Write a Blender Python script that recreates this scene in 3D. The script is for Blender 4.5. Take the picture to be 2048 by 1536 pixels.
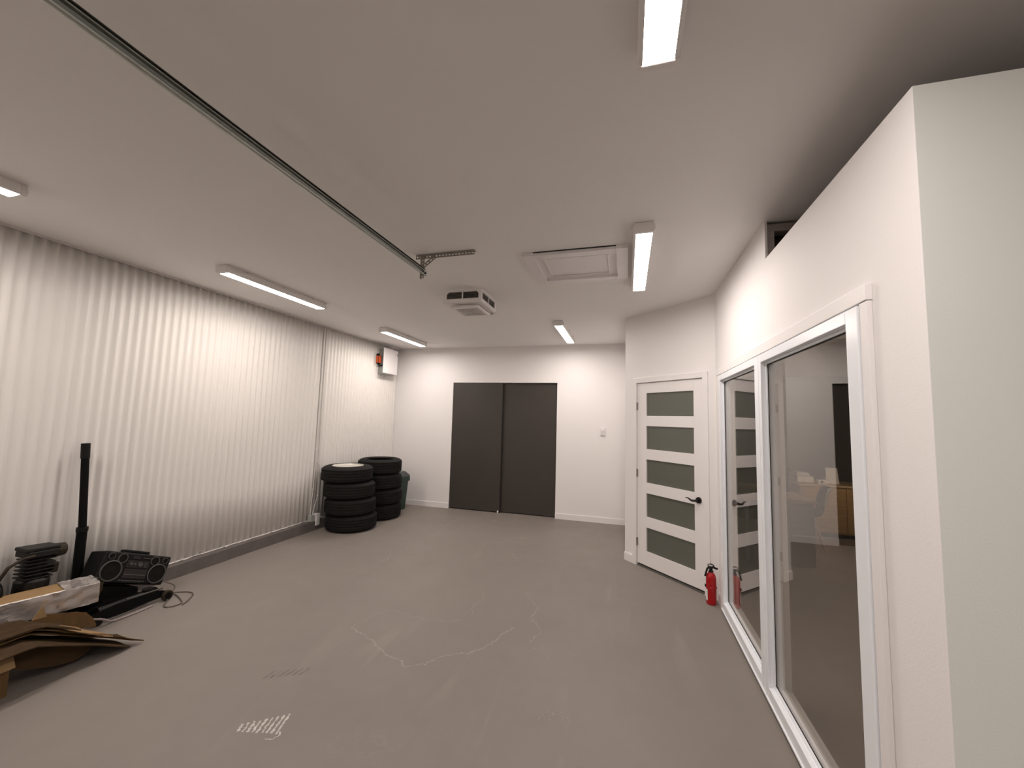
import bpy, bmesh, math, random
from mathutils import Matrix, Vector
random.seed(7)
PI = math.pi
for o in list(bpy.data.objects): bpy.data.objects.remove(o, do_unlink=True)
scene = bpy.context.scene
COL = scene.collection

# ------------------------------------------------------------------ camera
F_PX, YAW, PITCH, ROLL, CAMZ = 799.155, math.radians(16.0848), math.radians(4.97945), math.radians(1.61415), 1.6
def _axes():
    cy, sy, cp, sp = math.cos(YAW), math.sin(YAW), math.cos(PITCH), math.sin(PITCH)
    f = Vector((-sy*cp, cy*cp, sp)); r = Vector((cy, sy, 0)); u = r.cross(f)
    cr, sr = math.cos(ROLL), math.sin(ROLL)
    return cr*r + sr*u, -sr*r + cr*u, f
_r, _u, _f = _axes()
cam_d = bpy.data.cameras.new('camera'); cam = bpy.data.objects.new('camera', cam_d); COL.objects.link(cam)
cam_d.sensor_width = 36.0; cam_d.lens = F_PX*36.0/2048.0; cam_d.clip_start = 0.02; cam_d.clip_end = 100
cam.matrix_world = Matrix(((_r.x, _u.x, -_f.x, 0), (_r.y, _u.y, -_f.y, 0), (_r.z, _u.z, -_f.z, CAMZ), (0, 0, 0, 1)))
scene.camera = cam

# ------------------------------------------------------------------ world, exposure
w = bpy.data.worlds.new('world'); scene.world = w; w.use_nodes = True
w.node_tree.nodes['Background'].inputs[0].default_value = (0.02, 0.022, 0.03, 1)
w.node_tree.nodes['Background'].inputs[1].default_value = 0.3
scene.view_settings.view_transform = 'Standard'; scene.view_settings.look = 'None'
scene.view_settings.gamma = 1.0; scene.view_settings.use_curve_mapping = False
scene.view_settings.exposure = 0.0
LAMP = 66.0                       # radiance of the light lenses (the only light in the place besides the added office lamp)
LAMP_COL = (1.0, 0.905, 0.842)

# ------------------------------------------------------------------ measures of the room
XL, YB, H = -4.208, 6.633, 2.861          # corrugated wall, back wall, ceiling
XW, WY, CY, ZT = 0.816, 4.175, 1.388, 2.622   # window wall plane, its far end, its near corner, top of its low part
AX, AY = -0.015, 5.032                    # free corner of the angled wall
XC = -4.118                               # face of the concrete curb
YF, XR = -4.2, 4.7                        # wall behind the camera, far right wall
YO = 7.95                                 # back wall of the office
YG = 2.705                                # where the full-height part of the window wall starts
ZO = 2.46                                 # office ceiling

# ------------------------------------------------------------------ mesh builder
MW = {}
class MB:
    def __init__(s): s.v = []; s.f = []; s.m = []
    def add(s, vs, fs, M=None):
        b = len(s.v); s.m.append((b, len(s.f)))
        s.v += [tuple(M @ Vector(v)) if M is not None else tuple(v) for v in vs]
        s.f += [tuple(i+b for i in f) for f in fs]; return s
    def box(s, x0, x1, y0, y1, z0, z1, M=None):
        return s.add([(x0,y0,z0),(x1,y0,z0),(x1,y1,z0),(x0,y1,z0),(x0,y0,z1),(x1,y0,z1),(x1,y1,z1),(x0,y1,z1)],
                     [(0,3,2,1),(4,5,6,7),(0,1,5,4),(1,2,6,5),(2,3,7,6),(3,0,4,7)], M)
    def boxc(s, c, d, M=None):
        return s.box(c[0]-d[0]/2, c[0]+d[0]/2, c[1]-d[1]/2, c[1]+d[1]/2, c[2]-d[2]/2, c[2]+d[2]/2, M)
    def cyl(s, p0, p1, r0, r1=None, n=16, cap=True, M=None):
        r1 = r0 if r1 is None else r1
        p0, p1 = Vector(p0), Vector(p1); d = (p1-p0).normalized()
        a = d.orthogonal().normalized(); b = d.cross(a)
        vs = []
        for p, r in ((p0, r0), (p1, r1)):
            for i in range(n):
                t = 2*PI*i/n; vs.append(p + (a*math.cos(t) + b*math.sin(t))*r)
        fs = [(i, (i+1) % n, n+(i+1) % n, n+i) for i in range(n)]
        if cap: fs += [tuple(range(n-1, -1, -1)), tuple(range(n, 2*n))]
        return s.add(vs, fs, M)
    def lathe(s, prof, n=24, M=None, closed=False):
        m = len(prof); vs = []
        for i in range(n):
            t = 2*PI*i/n
            for r, z in prof: vs.append((r*math.cos(t), r*math.sin(t), z))
        fs = []
        for i in range(n):
            j = (i+1) % n
            for k in range(m if closed else m-1):
                l = (k+1) % m
                fs.append((i*m+k, j*m+k, j*m+l, i*m+l))
        if not closed:
            if prof[0][0] > 1e-6: fs.append(tuple(i*m for i in range(n-1, -1, -1)))
            if prof[-1][0] > 1e-6: fs.append(tuple(i*m+m-1 for i in range(n)))
        return s.add(vs, fs, M)
    def tube(s, pts, r, n=8, M=None):
        pts = [Vector(p) for p in pts]; rings = []; a = None; m = len(pts)
        vs = []
        for i, p in enumerate(pts):
            d = (pts[min(i+1, m-1)] - pts[max(i-1, 0)]).normalized()
            a = d.orthogonal().normalized() if a is None else (a - d*a.dot(d)).normalized()
            b = d.cross(a)
            rr = r[i] if isinstance(r, (list, tuple)) else r
            for k in range(n):
                t = 2*PI*k/n; vs.append(p + (a*math.cos(t)+b*math.sin(t))*rr)
        fs = []
        for i in range(m-1):
            for k in range(n):
                l = (k+1) % n; fs.append((i*n+k, i*n+l, (i+1)*n+l, (i+1)*n+k))
        fs += [tuple(range(n-1, -1, -1)), tuple(range((m-1)*n, m*n))]
        return s.add(vs, fs, M)
    def prism(s, poly, h0, h1, M=None):
        n = len(poly)
        ar = sum(poly[i][0]*poly[(i+1) % n][1]-poly[(i+1) % n][0]*poly[i][1] for i in range(n))
        if ar < 0: poly = poly[::-1]
        vs = [(x, y, h0) for x, y in poly] + [(x, y, h1) for x, y in poly]
        fs = [tuple(range(n-1, -1, -1)), tuple(range(n, 2*n))] + [(i, (i+1) % n, n+(i+1) % n, n+i) for i in range(n)]
        return s.add(vs, fs, M)
    def each(s, name, mat, parent=None, **k):
        # every primitive that was added becomes an object of its own
        marks = s.m + [(len(s.v), len(s.f))]; out = []
        for (v0, f0), (v1, f1) in zip(marks[:-1], marks[1:]):
            q = MB(); q.v = s.v[v0:v1]; q.f = [tuple(i-v0 for i in f) for f in s.f[f0:f1]]
            out.append(q.build(name, mat, parent, **k))
        return out
    def build(s, name, mat, parent=None, smooth=None, bevel=0, seg=2):
        me = bpy.data.meshes.new(name)
        vs = s.v
        if parent is not None:
            inv = MW[parent.name].inverted(); vs = [inv @ Vector(v) for v in vs]
        me.from_pydata([tuple(v) for v in vs], [], s.f); me.validate(); me.update()
        if mat: me.materials.append(mat)
        o = bpy.data.objects.new(name, me); COL.objects.link(o)
        if parent is not None: o.parent = parent; MW[o.name] = MW[parent.name]
        else: MW[o.name] = Matrix.Identity(4)
        if smooth is not None:
            for p in me.polygons: p.use_smooth = True
            me.set_sharp_from_angle(angle=math.radians(smooth))
        if bevel:
            b = o.modifiers.new('bevel', 'BEVEL'); b.width = bevel; b.segments = seg; b.limit_method = 'ANGLE'; b.angle_limit = math.radians(40)
        return o
def tag(o, label=None, cat=None, group=None, kind=None):
    if label: o['label'] = label
    if cat: o['category'] = cat
    if group: o['group'] = group
    if kind: o['kind'] = kind
    return o
def thing(name, loc, label=None, cat=None, group=None, kind=None, M=None):
    o = bpy.data.objects.new(name, None); COL.objects.link(o); o.empty_display_size = 0.1
    mw = M if M is not None else Matrix.Translation(loc)
    o.matrix_world = mw; MW[o.name] = mw.copy()
    return tag(o, label, cat, group, kind)
def children(o): return [c for c in bpy.data.objects if c.parent is o]
def copy_tree(o, parent=None):
    c = o.copy(); COL.objects.link(c); c.parent = parent
    for ch in children(o): copy_tree(ch, c)
    return c
def rot(axis, deg): return Matrix.Rotation(math.radians(deg), 4, axis)
def T(x, y, z): return Matrix.Translation((x, y, z))
def origin_to_base(o):
    """puts a one-mesh thing's origin under its middle"""
    me = o.data; xs = [v.co.x for v in me.vertices]; ys = [v.co.y for v in me.vertices]; zs = [v.co.z for v in me.vertices]
    c = Vector(((min(xs)+max(xs))/2, (min(ys)+max(ys))/2, min(zs)))
    me.transform(Matrix.Translation(-c)); o.location = c; MW[o.name] = Matrix.Translation(c); return o

# ------------------------------------------------------------------ materials
def mat(name, col, rough=0.6, metal=0.0, var=0.0, vscale=6.0, bump=0.0, bscale=80.0, spec=0.5, coat=0.0, stretch=(1, 1, 1), col2=None):
    m = bpy.data.materials.new(name); m.use_nodes = True
    nt = m.node_tree; N = nt.nodes; L = nt.links; b = N['Principled BSDF']
    b.inputs['Roughness'].default_value = rough; b.inputs['Metallic'].default_value = metal
    b.inputs['Specular IOR Level'].default_value = spec; b.inputs['Coat Weight'].default_value = coat
    tc = N.new('ShaderNodeTexCoord'); mp = N.new('ShaderNodeMapping'); mp.inputs['Scale'].default_value = stretch
    L.new(tc.outputs['Object'], mp.inputs['Vector'])
    n = N.new('ShaderNodeTexNoise'); n.inputs['Scale'].default_value = vscale; n.inputs['Detail'].default_value = 5
    L.new(mp.outputs[0], n.inputs['Vector'])
    r = N.new('ShaderNodeValToRGB'); r.color_ramp.elements[0].position = 0.3; r.color_ramp.elements[1].position = 0.7
    c0 = tuple(max(0, c*(1-var)) for c in col); c1 = tuple(min(1, c*(1+var)) for c in (col2 or col))
    r.color_ramp.elements[0].color = (*c0, 1); r.color_ramp.elements[1].color = (*c1, 1)
    L.new(n.outputs[0], r.inputs[0]); L.new(r.outputs[0], b.inputs['Base Color'])
    if bump:
        n2 = N.new('ShaderNodeTexNoise'); n2.inputs['Scale'].default_value = bscale; n2.inputs['Detail'].default_value = 3
        L.new(mp.outputs[0], n2.inputs['Vector'])
        bp = N.new('ShaderNodeBump'); bp.inputs['Strength'].default_value = bump; bp.inputs['Distance'].default_value = 0.004
        L.new(n2.outputs[0], bp.inputs['Height']); L.new(bp.outputs[0], b.inputs['Normal'])
    return m
def emit(name, col, strength):
    m = bpy.data.materials.new(name); m.use_nodes = True; nt = m.node_tree; b = nt.nodes['Principled BSDF']
    b.inputs['Base Color'].default_value = (0.8, 0.8, 0.8, 1)
    b.inputs['Emission Color'].default_value = (*col, 1); b.inputs['Emission Strength'].default_value = strength
    return m
def pane_glass(name, tint, ior=1.5):
    m = bpy.data.materials.new(name); m.use_nodes = True; nt = m.node_tree; N = nt.nodes; L = nt.links
    N.remove(N['Principled BSDF']); out = N['Material Output']
    fr = N.new('ShaderNodeFresnel'); ge = N.new('ShaderNodeNewGeometry')
    mi = N.new('ShaderNodeMapRange'); mi.inputs['To Min'].default_value = ior; mi.inputs['To Max'].default_value = 1.0/ior   # light runs straight through, so both faces see air on their outer side
    L.new(ge.outputs['Backfacing'], mi.inputs['Value']); L.new(mi.outputs[0], fr.inputs['IOR'])
    tr = N.new('ShaderNodeBsdfTransparent'); tr.inputs[0].default_value = (*tint, 1)
    gl = N.new('ShaderNodeBsdfGlossy'); gl.inputs['Roughness'].default_value = 0.0; gl.inputs[0].default_value = (1, 1, 1, 1)
    mx = N.new('ShaderNodeMixShader'); L.new(fr.outputs[0], mx.inputs[0]); L.new(tr.outputs[0], mx.inputs[1]); L.new(gl.outputs[0], mx.inputs[2])
    L.new(mx.outputs[0], out.inputs[0]); return m

M_WALL = mat('white wall paint', (0.825, 0.80, 0.79), 0.7, var=0.012, vscale=1.5, bump=0.12, bscale=160, spec=0.25)
M_CEIL = mat('ceiling paint', (0.86, 0.84, 0.825), 0.8, var=0.015, vscale=0.8, spec=0.2)
M_PALE = mat('pale green wall paint', (0.84, 0.86, 0.825), 0.75, var=0.012, vscale=1.2, bump=0.1, bscale=160, spec=0.25)
M_TRIM = mat('white trim paint', (0.83, 0.80, 0.795), 0.4, var=0.01, vscale=4, spec=0.4)
M_VINYL = mat('white window vinyl', (0.86, 0.885, 0.925), 0.25, var=0.01, vscale=4, spec=0.5)
M_STEEL = mat('white corrugated steel', (0.80, 0.77, 0.735), 0.42, var=0.012, vscale=1.0, spec=0.4)
M_JTRIM = mat('painted edge trim', (0.66, 0.62, 0.60), 0.5, var=0.02)
M_CONC = mat('grey concrete curb', (0.125, 0.108, 0.10), 0.85, var=0.12, vscale=9, bump=0.3, bscale=60)
M_DARK = mat('dark brown sliding door', (0.050, 0.043, 0.036), 0.5, var=0.05, vscale=2, spec=0.35)
M_GAPSHADE = mat('black gap shade', (0.01, 0.01, 0.01), 0.9)  # black put in for the shade of narrow gaps
M_HOUSE = mat('white lamp housing', (0.80, 0.77, 0.75), 0.5, var=0.01)
M_LENS = emit('lit lamp lens', LAMP_COL, LAMP)
M_GALV = mat('galvanised steel', (0.36, 0.375, 0.345), 0.38, metal=0.6, var=0.12, vscale=14, spec=0.5)
M_GALVD = mat('perforated zinc steel', (0.27, 0.25, 0.22), 0.5, metal=0.4, var=0.15, vscale=20)
M_GALVT = mat('darker track stiffener', (0.13, 0.13, 0.115), 0.5, metal=0.5, var=0.12, vscale=14)
M_RUBBER = mat('black tyre rubber', (0.011, 0.010, 0.0095), 0.8, var=0.2, vscale=12, spec=0.22)
M_ALLOY = mat('silver alloy', (0.72, 0.70, 0.64), 0.32, metal=0.55, var=0.05)
M_BLACK = mat('black plastic', (0.006, 0.006, 0.006), 0.5, var=0.15, vscale=10, spec=0.22)
M_BLACKM = mat('matte black metal', (0.004, 0.004, 0.0045), 0.6, var=0.1, spec=0.12)
M_BRONZE = mat('black lever handle', (0.012, 0.011, 0.010), 0.3, metal=0.4)
M_HINGE = mat('nickel hinge', (0.35, 0.33, 0.31), 0.4, metal=0.7)
M_FROST = mat('dark frosted door glass', (0.125, 0.13, 0.108), 0.22, var=0.04, vscale=1.0, spec=0.5)
M_GLASS = pane_glass('clear window glass', (0.925, 0.90, 0.868), 1.60)
M_RED = mat('glossy red paint', (0.37, 0.003, 0.006), 0.22, var=0.06, vscale=8, spec=0.4, coat=0.2)
M_LABEL = mat('white paper label', (0.75, 0.73, 0.70), 0.6, var=0.03)
M_GREEN = mat('dark green bin plastic', (0.002, 0.026, 0.015), 0.45, var=0.06)
M_GREYLID = mat('dark grey bin lid', (0.055, 0.06, 0.058), 0.5, var=0.05)
M_YELLOW = mat('yellow sticker', (0.75, 0.42, 0.05), 0.5, var=0.05)
M_ORANGE = mat('orange plastic', (0.62, 0.10, 0.02), 0.45, var=0.08)
M_GREYBOX = mat('grey painted steel', (0.42, 0.43, 0.41), 0.5, var=0.04)
M_CABLEW = mat('white cable sheath', (0.66, 0.63, 0.60), 0.5, var=0.03)
M_CABLEG = mat('grey brown cable', (0.11, 0.09, 0.075), 0.5, var=0.1)
M_CABLEP = mat('pale mauve cable', (0.30, 0.25, 0.25), 0.5, var=0.1)
M_CARD = mat('brown cardboard', (0.125, 0.072, 0.030), 0.9, var=0.14, vscale=9, stretch=(1, 4, 1), spec=0.2)
M_CARDL = mat('light cardboard', (0.28, 0.18, 0.088), 0.9, var=0.1, vscale=9, spec=0.2)
M_CARDSH = mat('shade dark cardboard', (0.050, 0.029, 0.013), 0.9, var=0.16, vscale=9, spec=0.2)  # darker copy of the cardboard, with the pile's shade in its colour
M_PLASTIC = mat('crinkled clear wrap over white', (0.50, 0.455, 0.43), 0.16, metal=0.45, var=0.35, vscale=14, bump=0.8, bscale=26, spec=0.9, coat=0.8, stretch=(0.5, 0.5, 1.6))
M_SILVER = mat('crumpled foil tape', (0.32, 0.34, 0.31), 0.18, metal=0.8, var=0.4, vscale=30, bump=1.0, bscale=30)
M_CHROMEG = mat('grey speaker ring', (0.085, 0.08, 0.075), 0.45, metal=0.2, spec=0.35)
M_CONE = mat('speaker grille', (0.008, 0.007, 0.006), 0.8, spec=0.15, var=0.2, bump=0.5, bscale=300)
M_PANEL = mat('boombox panel plastic', (0.022, 0.017, 0.017), 0.35, var=0.1, spec=0.35)
M_IRON = mat('cast iron black', (0.009, 0.008, 0.007), 0.55, var=0.25, vscale=20, spec=0.3, bump=0.3, bscale=80)
M_BRASS = mat('dull brass', (0.032, 0.024, 0.015), 0.5, metal=0.3, var=0.25, spec=0.3)
M_WOOD = mat('brown wood veneer', (0.42, 0.26, 0.115), 0.5, var=0.15, vscale=4, stretch=(1, 1, 8))
M_WOODT = mat('pale wood desktop', (0.52, 0.37, 0.22), 0.45, var=0.08, vscale=5, stretch=(1, 6, 1))
M_STUD = mat('weathered pine framing', (0.33, 0.285, 0.27), 0.8, var=0.12, vscale=10, stretch=(1, 1, 6))
M_PLY = mat('dark plywood', (0.07, 0.045, 0.03), 0.85, var=0.2, vscale=5)
M_OFFW = mat('office wall paint', (0.62, 0.60, 0.58), 0.75, var=0.02)
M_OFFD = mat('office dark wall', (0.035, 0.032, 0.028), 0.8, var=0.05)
M_SHELL = mat('grey green chair shell', (0.10, 0.115, 0.105), 0.45, var=0.04)
M_SCUFF = mat('scraped pale floor paint', (0.315, 0.28, 0.25), 0.8, var=0.2, vscale=40)
M_SCUFFW = mat('bare white scrape', (0.52, 0.50, 0.46), 0.8, var=0.15, vscale=60)
M_SCUFFD = mat('faint dark rub mark', (0.185, 0.158, 0.14), 0.8, var=0.15, vscale=30)
M_TRIMG = mat('threshold shade grey', (0.11, 0.105, 0.095), 0.7, var=0.1)

def floor_material():
    m = bpy.data.materials.new('painted grey floor'); m.use_nodes = True
    nt = m.node_tree; N = nt.nodes; L = nt.links; b = N['Principled BSDF']
    tc = N.new('ShaderNodeTexCoord')
    def noise(scale, det, stretch=(1, 1, 1), rotz=0.0, dist=0.0):
        mp = N.new('ShaderNodeMapping'); mp.inputs['Scale'].default_value = stretch; mp.inputs['Rotation'].default_value = (0, 0, rotz)
        L.new(tc.outputs['Object'], mp.inputs['Vector'])
        n = N.new('ShaderNodeTexNoise'); n.inputs['Scale'].default_value = scale; n.inputs['Detail'].default_value = det
        n.inputs['Distortion'].default_value = dist
        L.new(mp.outputs[0], n.inputs['Vector']); return n
    def ramp(n, p0, c0, p1, c1):
        r = N.new('ShaderNodeValToRGB'); e = r.color_ramp.elements
        e[0].position = p0; e[0].color = (*c0, 1); e[1].position = p1; e[1].color = (*c1, 1)
        L.new(n.outputs[0], r.inputs[0]); return r
    def mix(fac, a, bcol):
        x = N.new('ShaderNodeMix'); x.data_type = 'RGBA'
        L.new(fac, x.inputs[0]); L.new(a, x.inputs[6])
        if isinstance(bcol, tuple): x.inputs[7].default_value = (*bcol, 1)
        else: L.new(bcol, x.inputs[7])
        return x.outputs[2]
    base = ramp(noise(0.7, 4), 0.3, (0.212, 0.186, 0.166), 0.7, (0.238, 0.210, 0.187))
    fine = ramp(noise(9, 6), 0.35, (0, 0, 0), 0.75, (0.22, 0.22, 0.22))
    c = mix(fine.outputs[0], base.outputs[0], (0.255, 0.225, 0.20))
    # drag marks: stretched streaks that run along the room, in worn zones only
    st = ramp(noise(5.5, 8, (1.0, 0.16, 1.0), 0.25, 0.6), 0.56, (0, 0, 0), 0.72, (1, 1, 1))
    zone = ramp(noise(0.8, 3, (1, 1, 1), 1.0), 0.45, (0, 0, 0), 0.62, (0.42, 0.42, 0.42))
    mul = N.new('ShaderNodeMath'); mul.operation = 'MULTIPLY'; L.new(st.outputs[0], mul.inputs[0]); L.new(zone.outputs[0], mul.inputs[1])
    c = mix(mul.outputs[0], c, (0.30, 0.265, 0.235))
    # thin contour-like scratches
    sc = noise(1.6, 7, (1, 1, 1), 0.4, 0.4)
    rr = N.new('ShaderNodeValToRGB'); e = rr.color_ramp.elements
    e[0].position = 0.492; e[0].color = (0, 0, 0, 1); e[1].position = 0.508; e[1].color = (0, 0, 0, 1)
    k = rr.color_ramp.elements.new(0.5); k.color = (0.5, 0.5, 0.5, 1)
    L.new(sc.outputs[0], rr.inputs[0])
    zz = ramp(noise(0.55, 2, (1, 1, 1), 2.0), 0.50, (0, 0, 0), 0.68, (0.5, 0.5, 0.5))
    m2 = N.new('ShaderNodeMath'); m2.operation = 'MULTIPLY'; L.new(rr.outputs[0], m2.inputs[0]); L.new(zz.outputs[0], m2.inputs[1])
    c = mix(m2.outputs[0], c, (0.36, 0.325, 0.29))
    L.new(c, b.inputs['Base Color'])
    ro = ramp(noise(2.5, 5), 0.3, (0.50,)*3, 0.7, (0.62,)*3); L.new(ro.outputs[0], b.inputs['Roughness'])
    b.inputs['Specular IOR Level'].default_value = 0.3
    bp = N.new('ShaderNodeBump'); bp.inputs['Strength'].default_value = 0.10; bp.inputs['Distance'].default_value = 0.004
    L.new(noise(25, 6).outputs[0], bp.inputs['Height']); L.new(bp.outputs[0], b.inputs['Normal'])
    return m
M_FLOOR = floor_material()

# ================================================================== THE SETTING
floor = tag(MB().box(XL-0.3, XR+0.15, YF-0.15, YO+0.15, -0.12, 0).build('floor', M_FLOOR), 'grey painted concrete floor with scuffs and scrapes', 'floor', kind='structure')
tag(MB().box(XL-0.3, XR+0.15, YF-0.15, YO+0.15, H, H+0.12).build('ceiling', M_CEIL), 'plain painted ceiling carrying the long lights', 'ceiling', kind='structure')

# marks worn into the floor paint: thin flakes lying on the slab
def ribbon(pts, wid, m, name, jit=0.012, sub=7):
    P = []
    for a, b in zip(pts[:-1], pts[1:]):
        for i in range(sub):
            t = i/sub; P.append(Vector((a[0]+(b[0]-a[0])*t, a[1]+(b[1]-a[1])*t)) + Vector((random.uniform(-jit, jit), random.uniform(-jit, jit))))
    P.append(Vector(pts[-1])); mb = MB(); vs = []
    for i, p in enumerate(P):
        d = P[min(i+1, len(P)-1)] - P[max(i-1, 0)]; d.normalize(); n = Vector((-d.y, d.x))*wid*random.uniform(0.25, 1.0)/2
        vs += [(p.x+n.x, p.y+n.y, 0.0009), (p.x-n.x, p.y-n.y, 0.0009)]
    fs = [(2*i+1, 2*i+3, 2*i+2, 2*i) for i in range(len(P)-1)]
    return mb.add(vs, fs).build(name, m, floor)
crack = [(-1.998, 2.73), (-1.855, 2.667), (-1.717, 2.61), (-1.61, 2.536), (-1.53, 2.491), (-1.422, 2.469), (-1.349, 2.421), (-1.253, 2.492), (-1.173, 2.624), (-1.023, 2.7), (-0.961, 2.778), (-0.908, 2.896), (-0.873, 3.029), (-0.82, 3.116)]
ribbon(crack, 0.014, M_SCUFF, 'scratch_line')
ribbon([(-1.998, 2.73), (-1.955, 2.865), (-1.916, 3.009), (-1.83, 3.057), (-1.668, 3.017), (-1.532, 3.013), (-1.323, 3.029), (-1.253, 3.111)], 0.008, M_SCUFF, 'scratch_line')
ribbon([(-1.30, 3.75), (-1.22, 3.52), (-1.26, 3.33), (-1.20, 3.18)], 0.007, M_SCUFF, 'scratch_line')
ribbon([(-0.90, 3.75), (-0.72, 3.50), (-0.74, 3.30), (-0.62, 3.15), (-0.66, 2.95)], 0.009, M_SCUFF, 'scratch_line')
ribbon([(-2.65, 4.25), (-2.55, 4.05), (-2.60, 3.85)], 0.010, M_SCUFF, 'scratch_line')
ribbon([(-1.32, 4.75), (-1.22, 4.60), (-1.16, 4.66)], 0.012, M_SCUFF, 'scratch_line')
def patch(cx, cy, lx, ly, ang, n, m, name, smin=0.008, smax=0.03):
    """a scraped spot: a cluster of small torn flakes"""
    mb = MB(); c, s = math.cos(ang), math.sin(ang)
    for i in range(n):
        u, v = random.uniform(-lx/2, lx/2), random.uniform(-ly/2, ly/2)
        a, b = random.uniform(smin, smax), random.uniform(smin, smax)*0.4; k = 6; ph = random.uniform(0, 0.6); vs = []
        for j in range(k):
            t = 2*PI*j/k; rr = random.uniform(0.6, 1.0)
            x, y = u*1.0 + a*rr*math.cos(t), v + b*rr*math.sin(t)
            vs.append((cx + c*x - s*y, cy + s*x + c*y, 0.0008 + 0.0004*random.random()))
        mb.add(vs, [tuple(range(k))])
    return mb.build(name, m, floor)
for k in range(9):                       # white print of slanted strokes, as from a dragged tread
    t = k/8; a = Vector((-1.868+0.19*t, 1.700+0.045*t)); d = Vector((-0.022-0.02*t, 0.045+0.085*t))
    pts_ = [a + d*q for q in (0, 0.35, 0.7, 1.0)]
    ribbon([tuple(p) for p in pts_], 0.013+0.008*random.random(), M_SCUFFW, 'tread_print', 0.003, 4)
ribbon([(-1.70, 1.70), (-1.67, 1.715), (-1.655, 1.745), (-1.672, 1.765)], 0.010, M_SCUFFW, 'tread_print', 0.003, 4)
patch(-0.37, 2.30, 0.17, 0.09, 0.2, 22, M_SCUFF, 'paint_scrape', 0.004, 0.012)
patch(-0.56, 2.87, 0.12, 0.12, 0.2, 14, M_SCUFF, 'paint_scrape', 0.004, 0.012)
for k in range(6):
    ribbon([(-2.10+0.035*k, 2.05+0.02*k), (-2.09+0.035*k, 2.13+0.02*k)], 0.016, M_SCUFFD, 'rub_mark', 0.003, 4)
patch(0.1, 2.75, 0.25, 0.2, 0.2, 9, M_SCUFF, 'paint_scrape', 0.003, 0.008)
patch(-0.9, 3.1, 2.2, 2.2, 0, 40, M_SCUFF, 'paint_speck', 0.002, 0.006)

# ---- left wall: concrete curb, corrugated sheets, edge trim
wl = tag(MB().box(XL-0.16, XL-0.012, YF-0.1, YB+0.1, 0, H).build('wall_left', M_WALL), 'white corrugated metal wall on a low concrete curb', 'wall', kind='structure')
PITCHC = 0.0715
def sheet(y0, y1, off, nm='corrugated_sheet'):
    n = int((y1-y0)/PITCHC*12); vs = []; fs = []
    zz = [0.128, 0.7, 1.3, 1.9, 2.4, 2.848]
    for i in range(n+1):
        y = y0 + (y1-y0)*i/n; ph = math.cos(2*PI*(y-1.63)/PITCHC)
        x = XL + 0.0105*(1 - (abs(ph)**0.85)*(1 if ph > 0 else -1)) + off
        for z in zz: vs.append((x, y, z))
    k = len(zz)
    for i in range(n):
        for j in range(k-1): fs.append((i*k+j, (i+1)*k+j, (i+1)*k+j+1, i*k+j+1))
    o = MB().add(vs, fs).build(nm, M_STEEL, wl, smooth=60)
    sd = o.modifiers.new('gauge', 'SOLIDIFY'); sd.thickness = 0.0012; sd.offset = -1
    return o
edges = [YF, -2.05, 0.19, 2.438, 4.685, YB]
for i in range(5):
    sheet(edges[i], edges[i+1] + (0.02 if i < 4 else 0), 0.0025 if i % 2 == 0 else 0.0)
MB().box(XL-0.012, XL+0.026, YF, YB, 2.845, H).build('edge_trim', M_JTRIM, wl)
curb = MB()
cp = [(XL-0.012, 0), (XC, 0), (XC-0.004, 0.118), (XC-0.012, 0.128), (XL-0.012, 0.130)]
n = 60; cv = []; cf = []
for i in range(n+1):
    y = YF + (YB-YF)*i/n; j = random.uniform(-0.004, 0.004)
    for q, (x, z) in enumerate(cp): cv.append((x + (j if q in (1, 2, 3) else 0), y, z + (random.uniform(-0.004, 0.004) if q in (2, 3) else 0)))
for i in range(n):
    for q in range(4): cf.append((i*5+q, i*5+q+1, (i+1)*5+q+1, (i+1)*5+q))
curb.add(cv, cf).build('concrete_curb', M_CONC, wl)
# torn white membrane that shows between the sheets and the curb
mem = []; mf = []; n = 130
for i in range(n+1):
    y = 1.5 + (4.9-1.5)*i/n
    mem += [(XL+0.010, y, 0.136), (XL+0.024+random.uniform(0, 0.012), y+random.uniform(-0.012, 0.012), 0.131+random.uniform(-0.002, 0.004))]
mf = [(2*i, 2*i+1, 2*i+3, 2*i+2) for i in range(n)]
MB().add(mem, mf).build('torn_membrane', M_JTRIM, wl)
sw = MB()
for y in [e for e in (2.438, 4.685)] + [1.70, 3.2, 3.9, 5.4, 6.1]:
    for z in (0.35, 0.95, 1.55, 2.15, 2.7):
        yy = y if y in (2.438, 4.685) else y + random.uniform(-0.2, 0.2)
        yy = 1.63 + PITCHC*(round((yy-1.63)/PITCHC - 0.5)+0.5)
        sw.cyl((XL+0.016, yy, z), (XL+0.024, yy, z), 0.006, 0.004, 6)
tag(sw.build('screw_heads', M_HOUSE, wl), kind='stuff')

# ---- back wall with the sliding-door opening
DL, DR, DT = -3.014, -1.120, 2.224
MB_ = MB().box(XL-0.16, DL, YB, YB+0.14, 0, H).box(DR, AX+0.1, YB, YB+0.14, 0, H).box(DL, DR, YB, YB+0.14, DT, H).box(DL, DR, YB+0.11, YB+0.14, 0, DT)
tag(MB_.build('wall_back', M_WALL), 'white back wall around the dark sliding doors', 'wall', kind='structure')
def sliding(name, x0, x1, y0, lab):
    t = thing(name, ((x0+x1)/2, y0, 0), lab, 'door', kind='structure')
    MB().box(x0, x1, y0, y0+0.032, 0.014, DT-0.008).build('door_panel', M_DARK, t, bevel=0.002)
    return t
dmid = (-2.093)
d1 = sliding('door_1', DL+0.002, dmid+0.012, YB+0.012, 'dark brown sliding door panel beside the green bin')
d2 = sliding('door_2', dmid-0.03, DR-0.002, YB+0.052, 'dark brown sliding door panel beside the thermostat')
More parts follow.
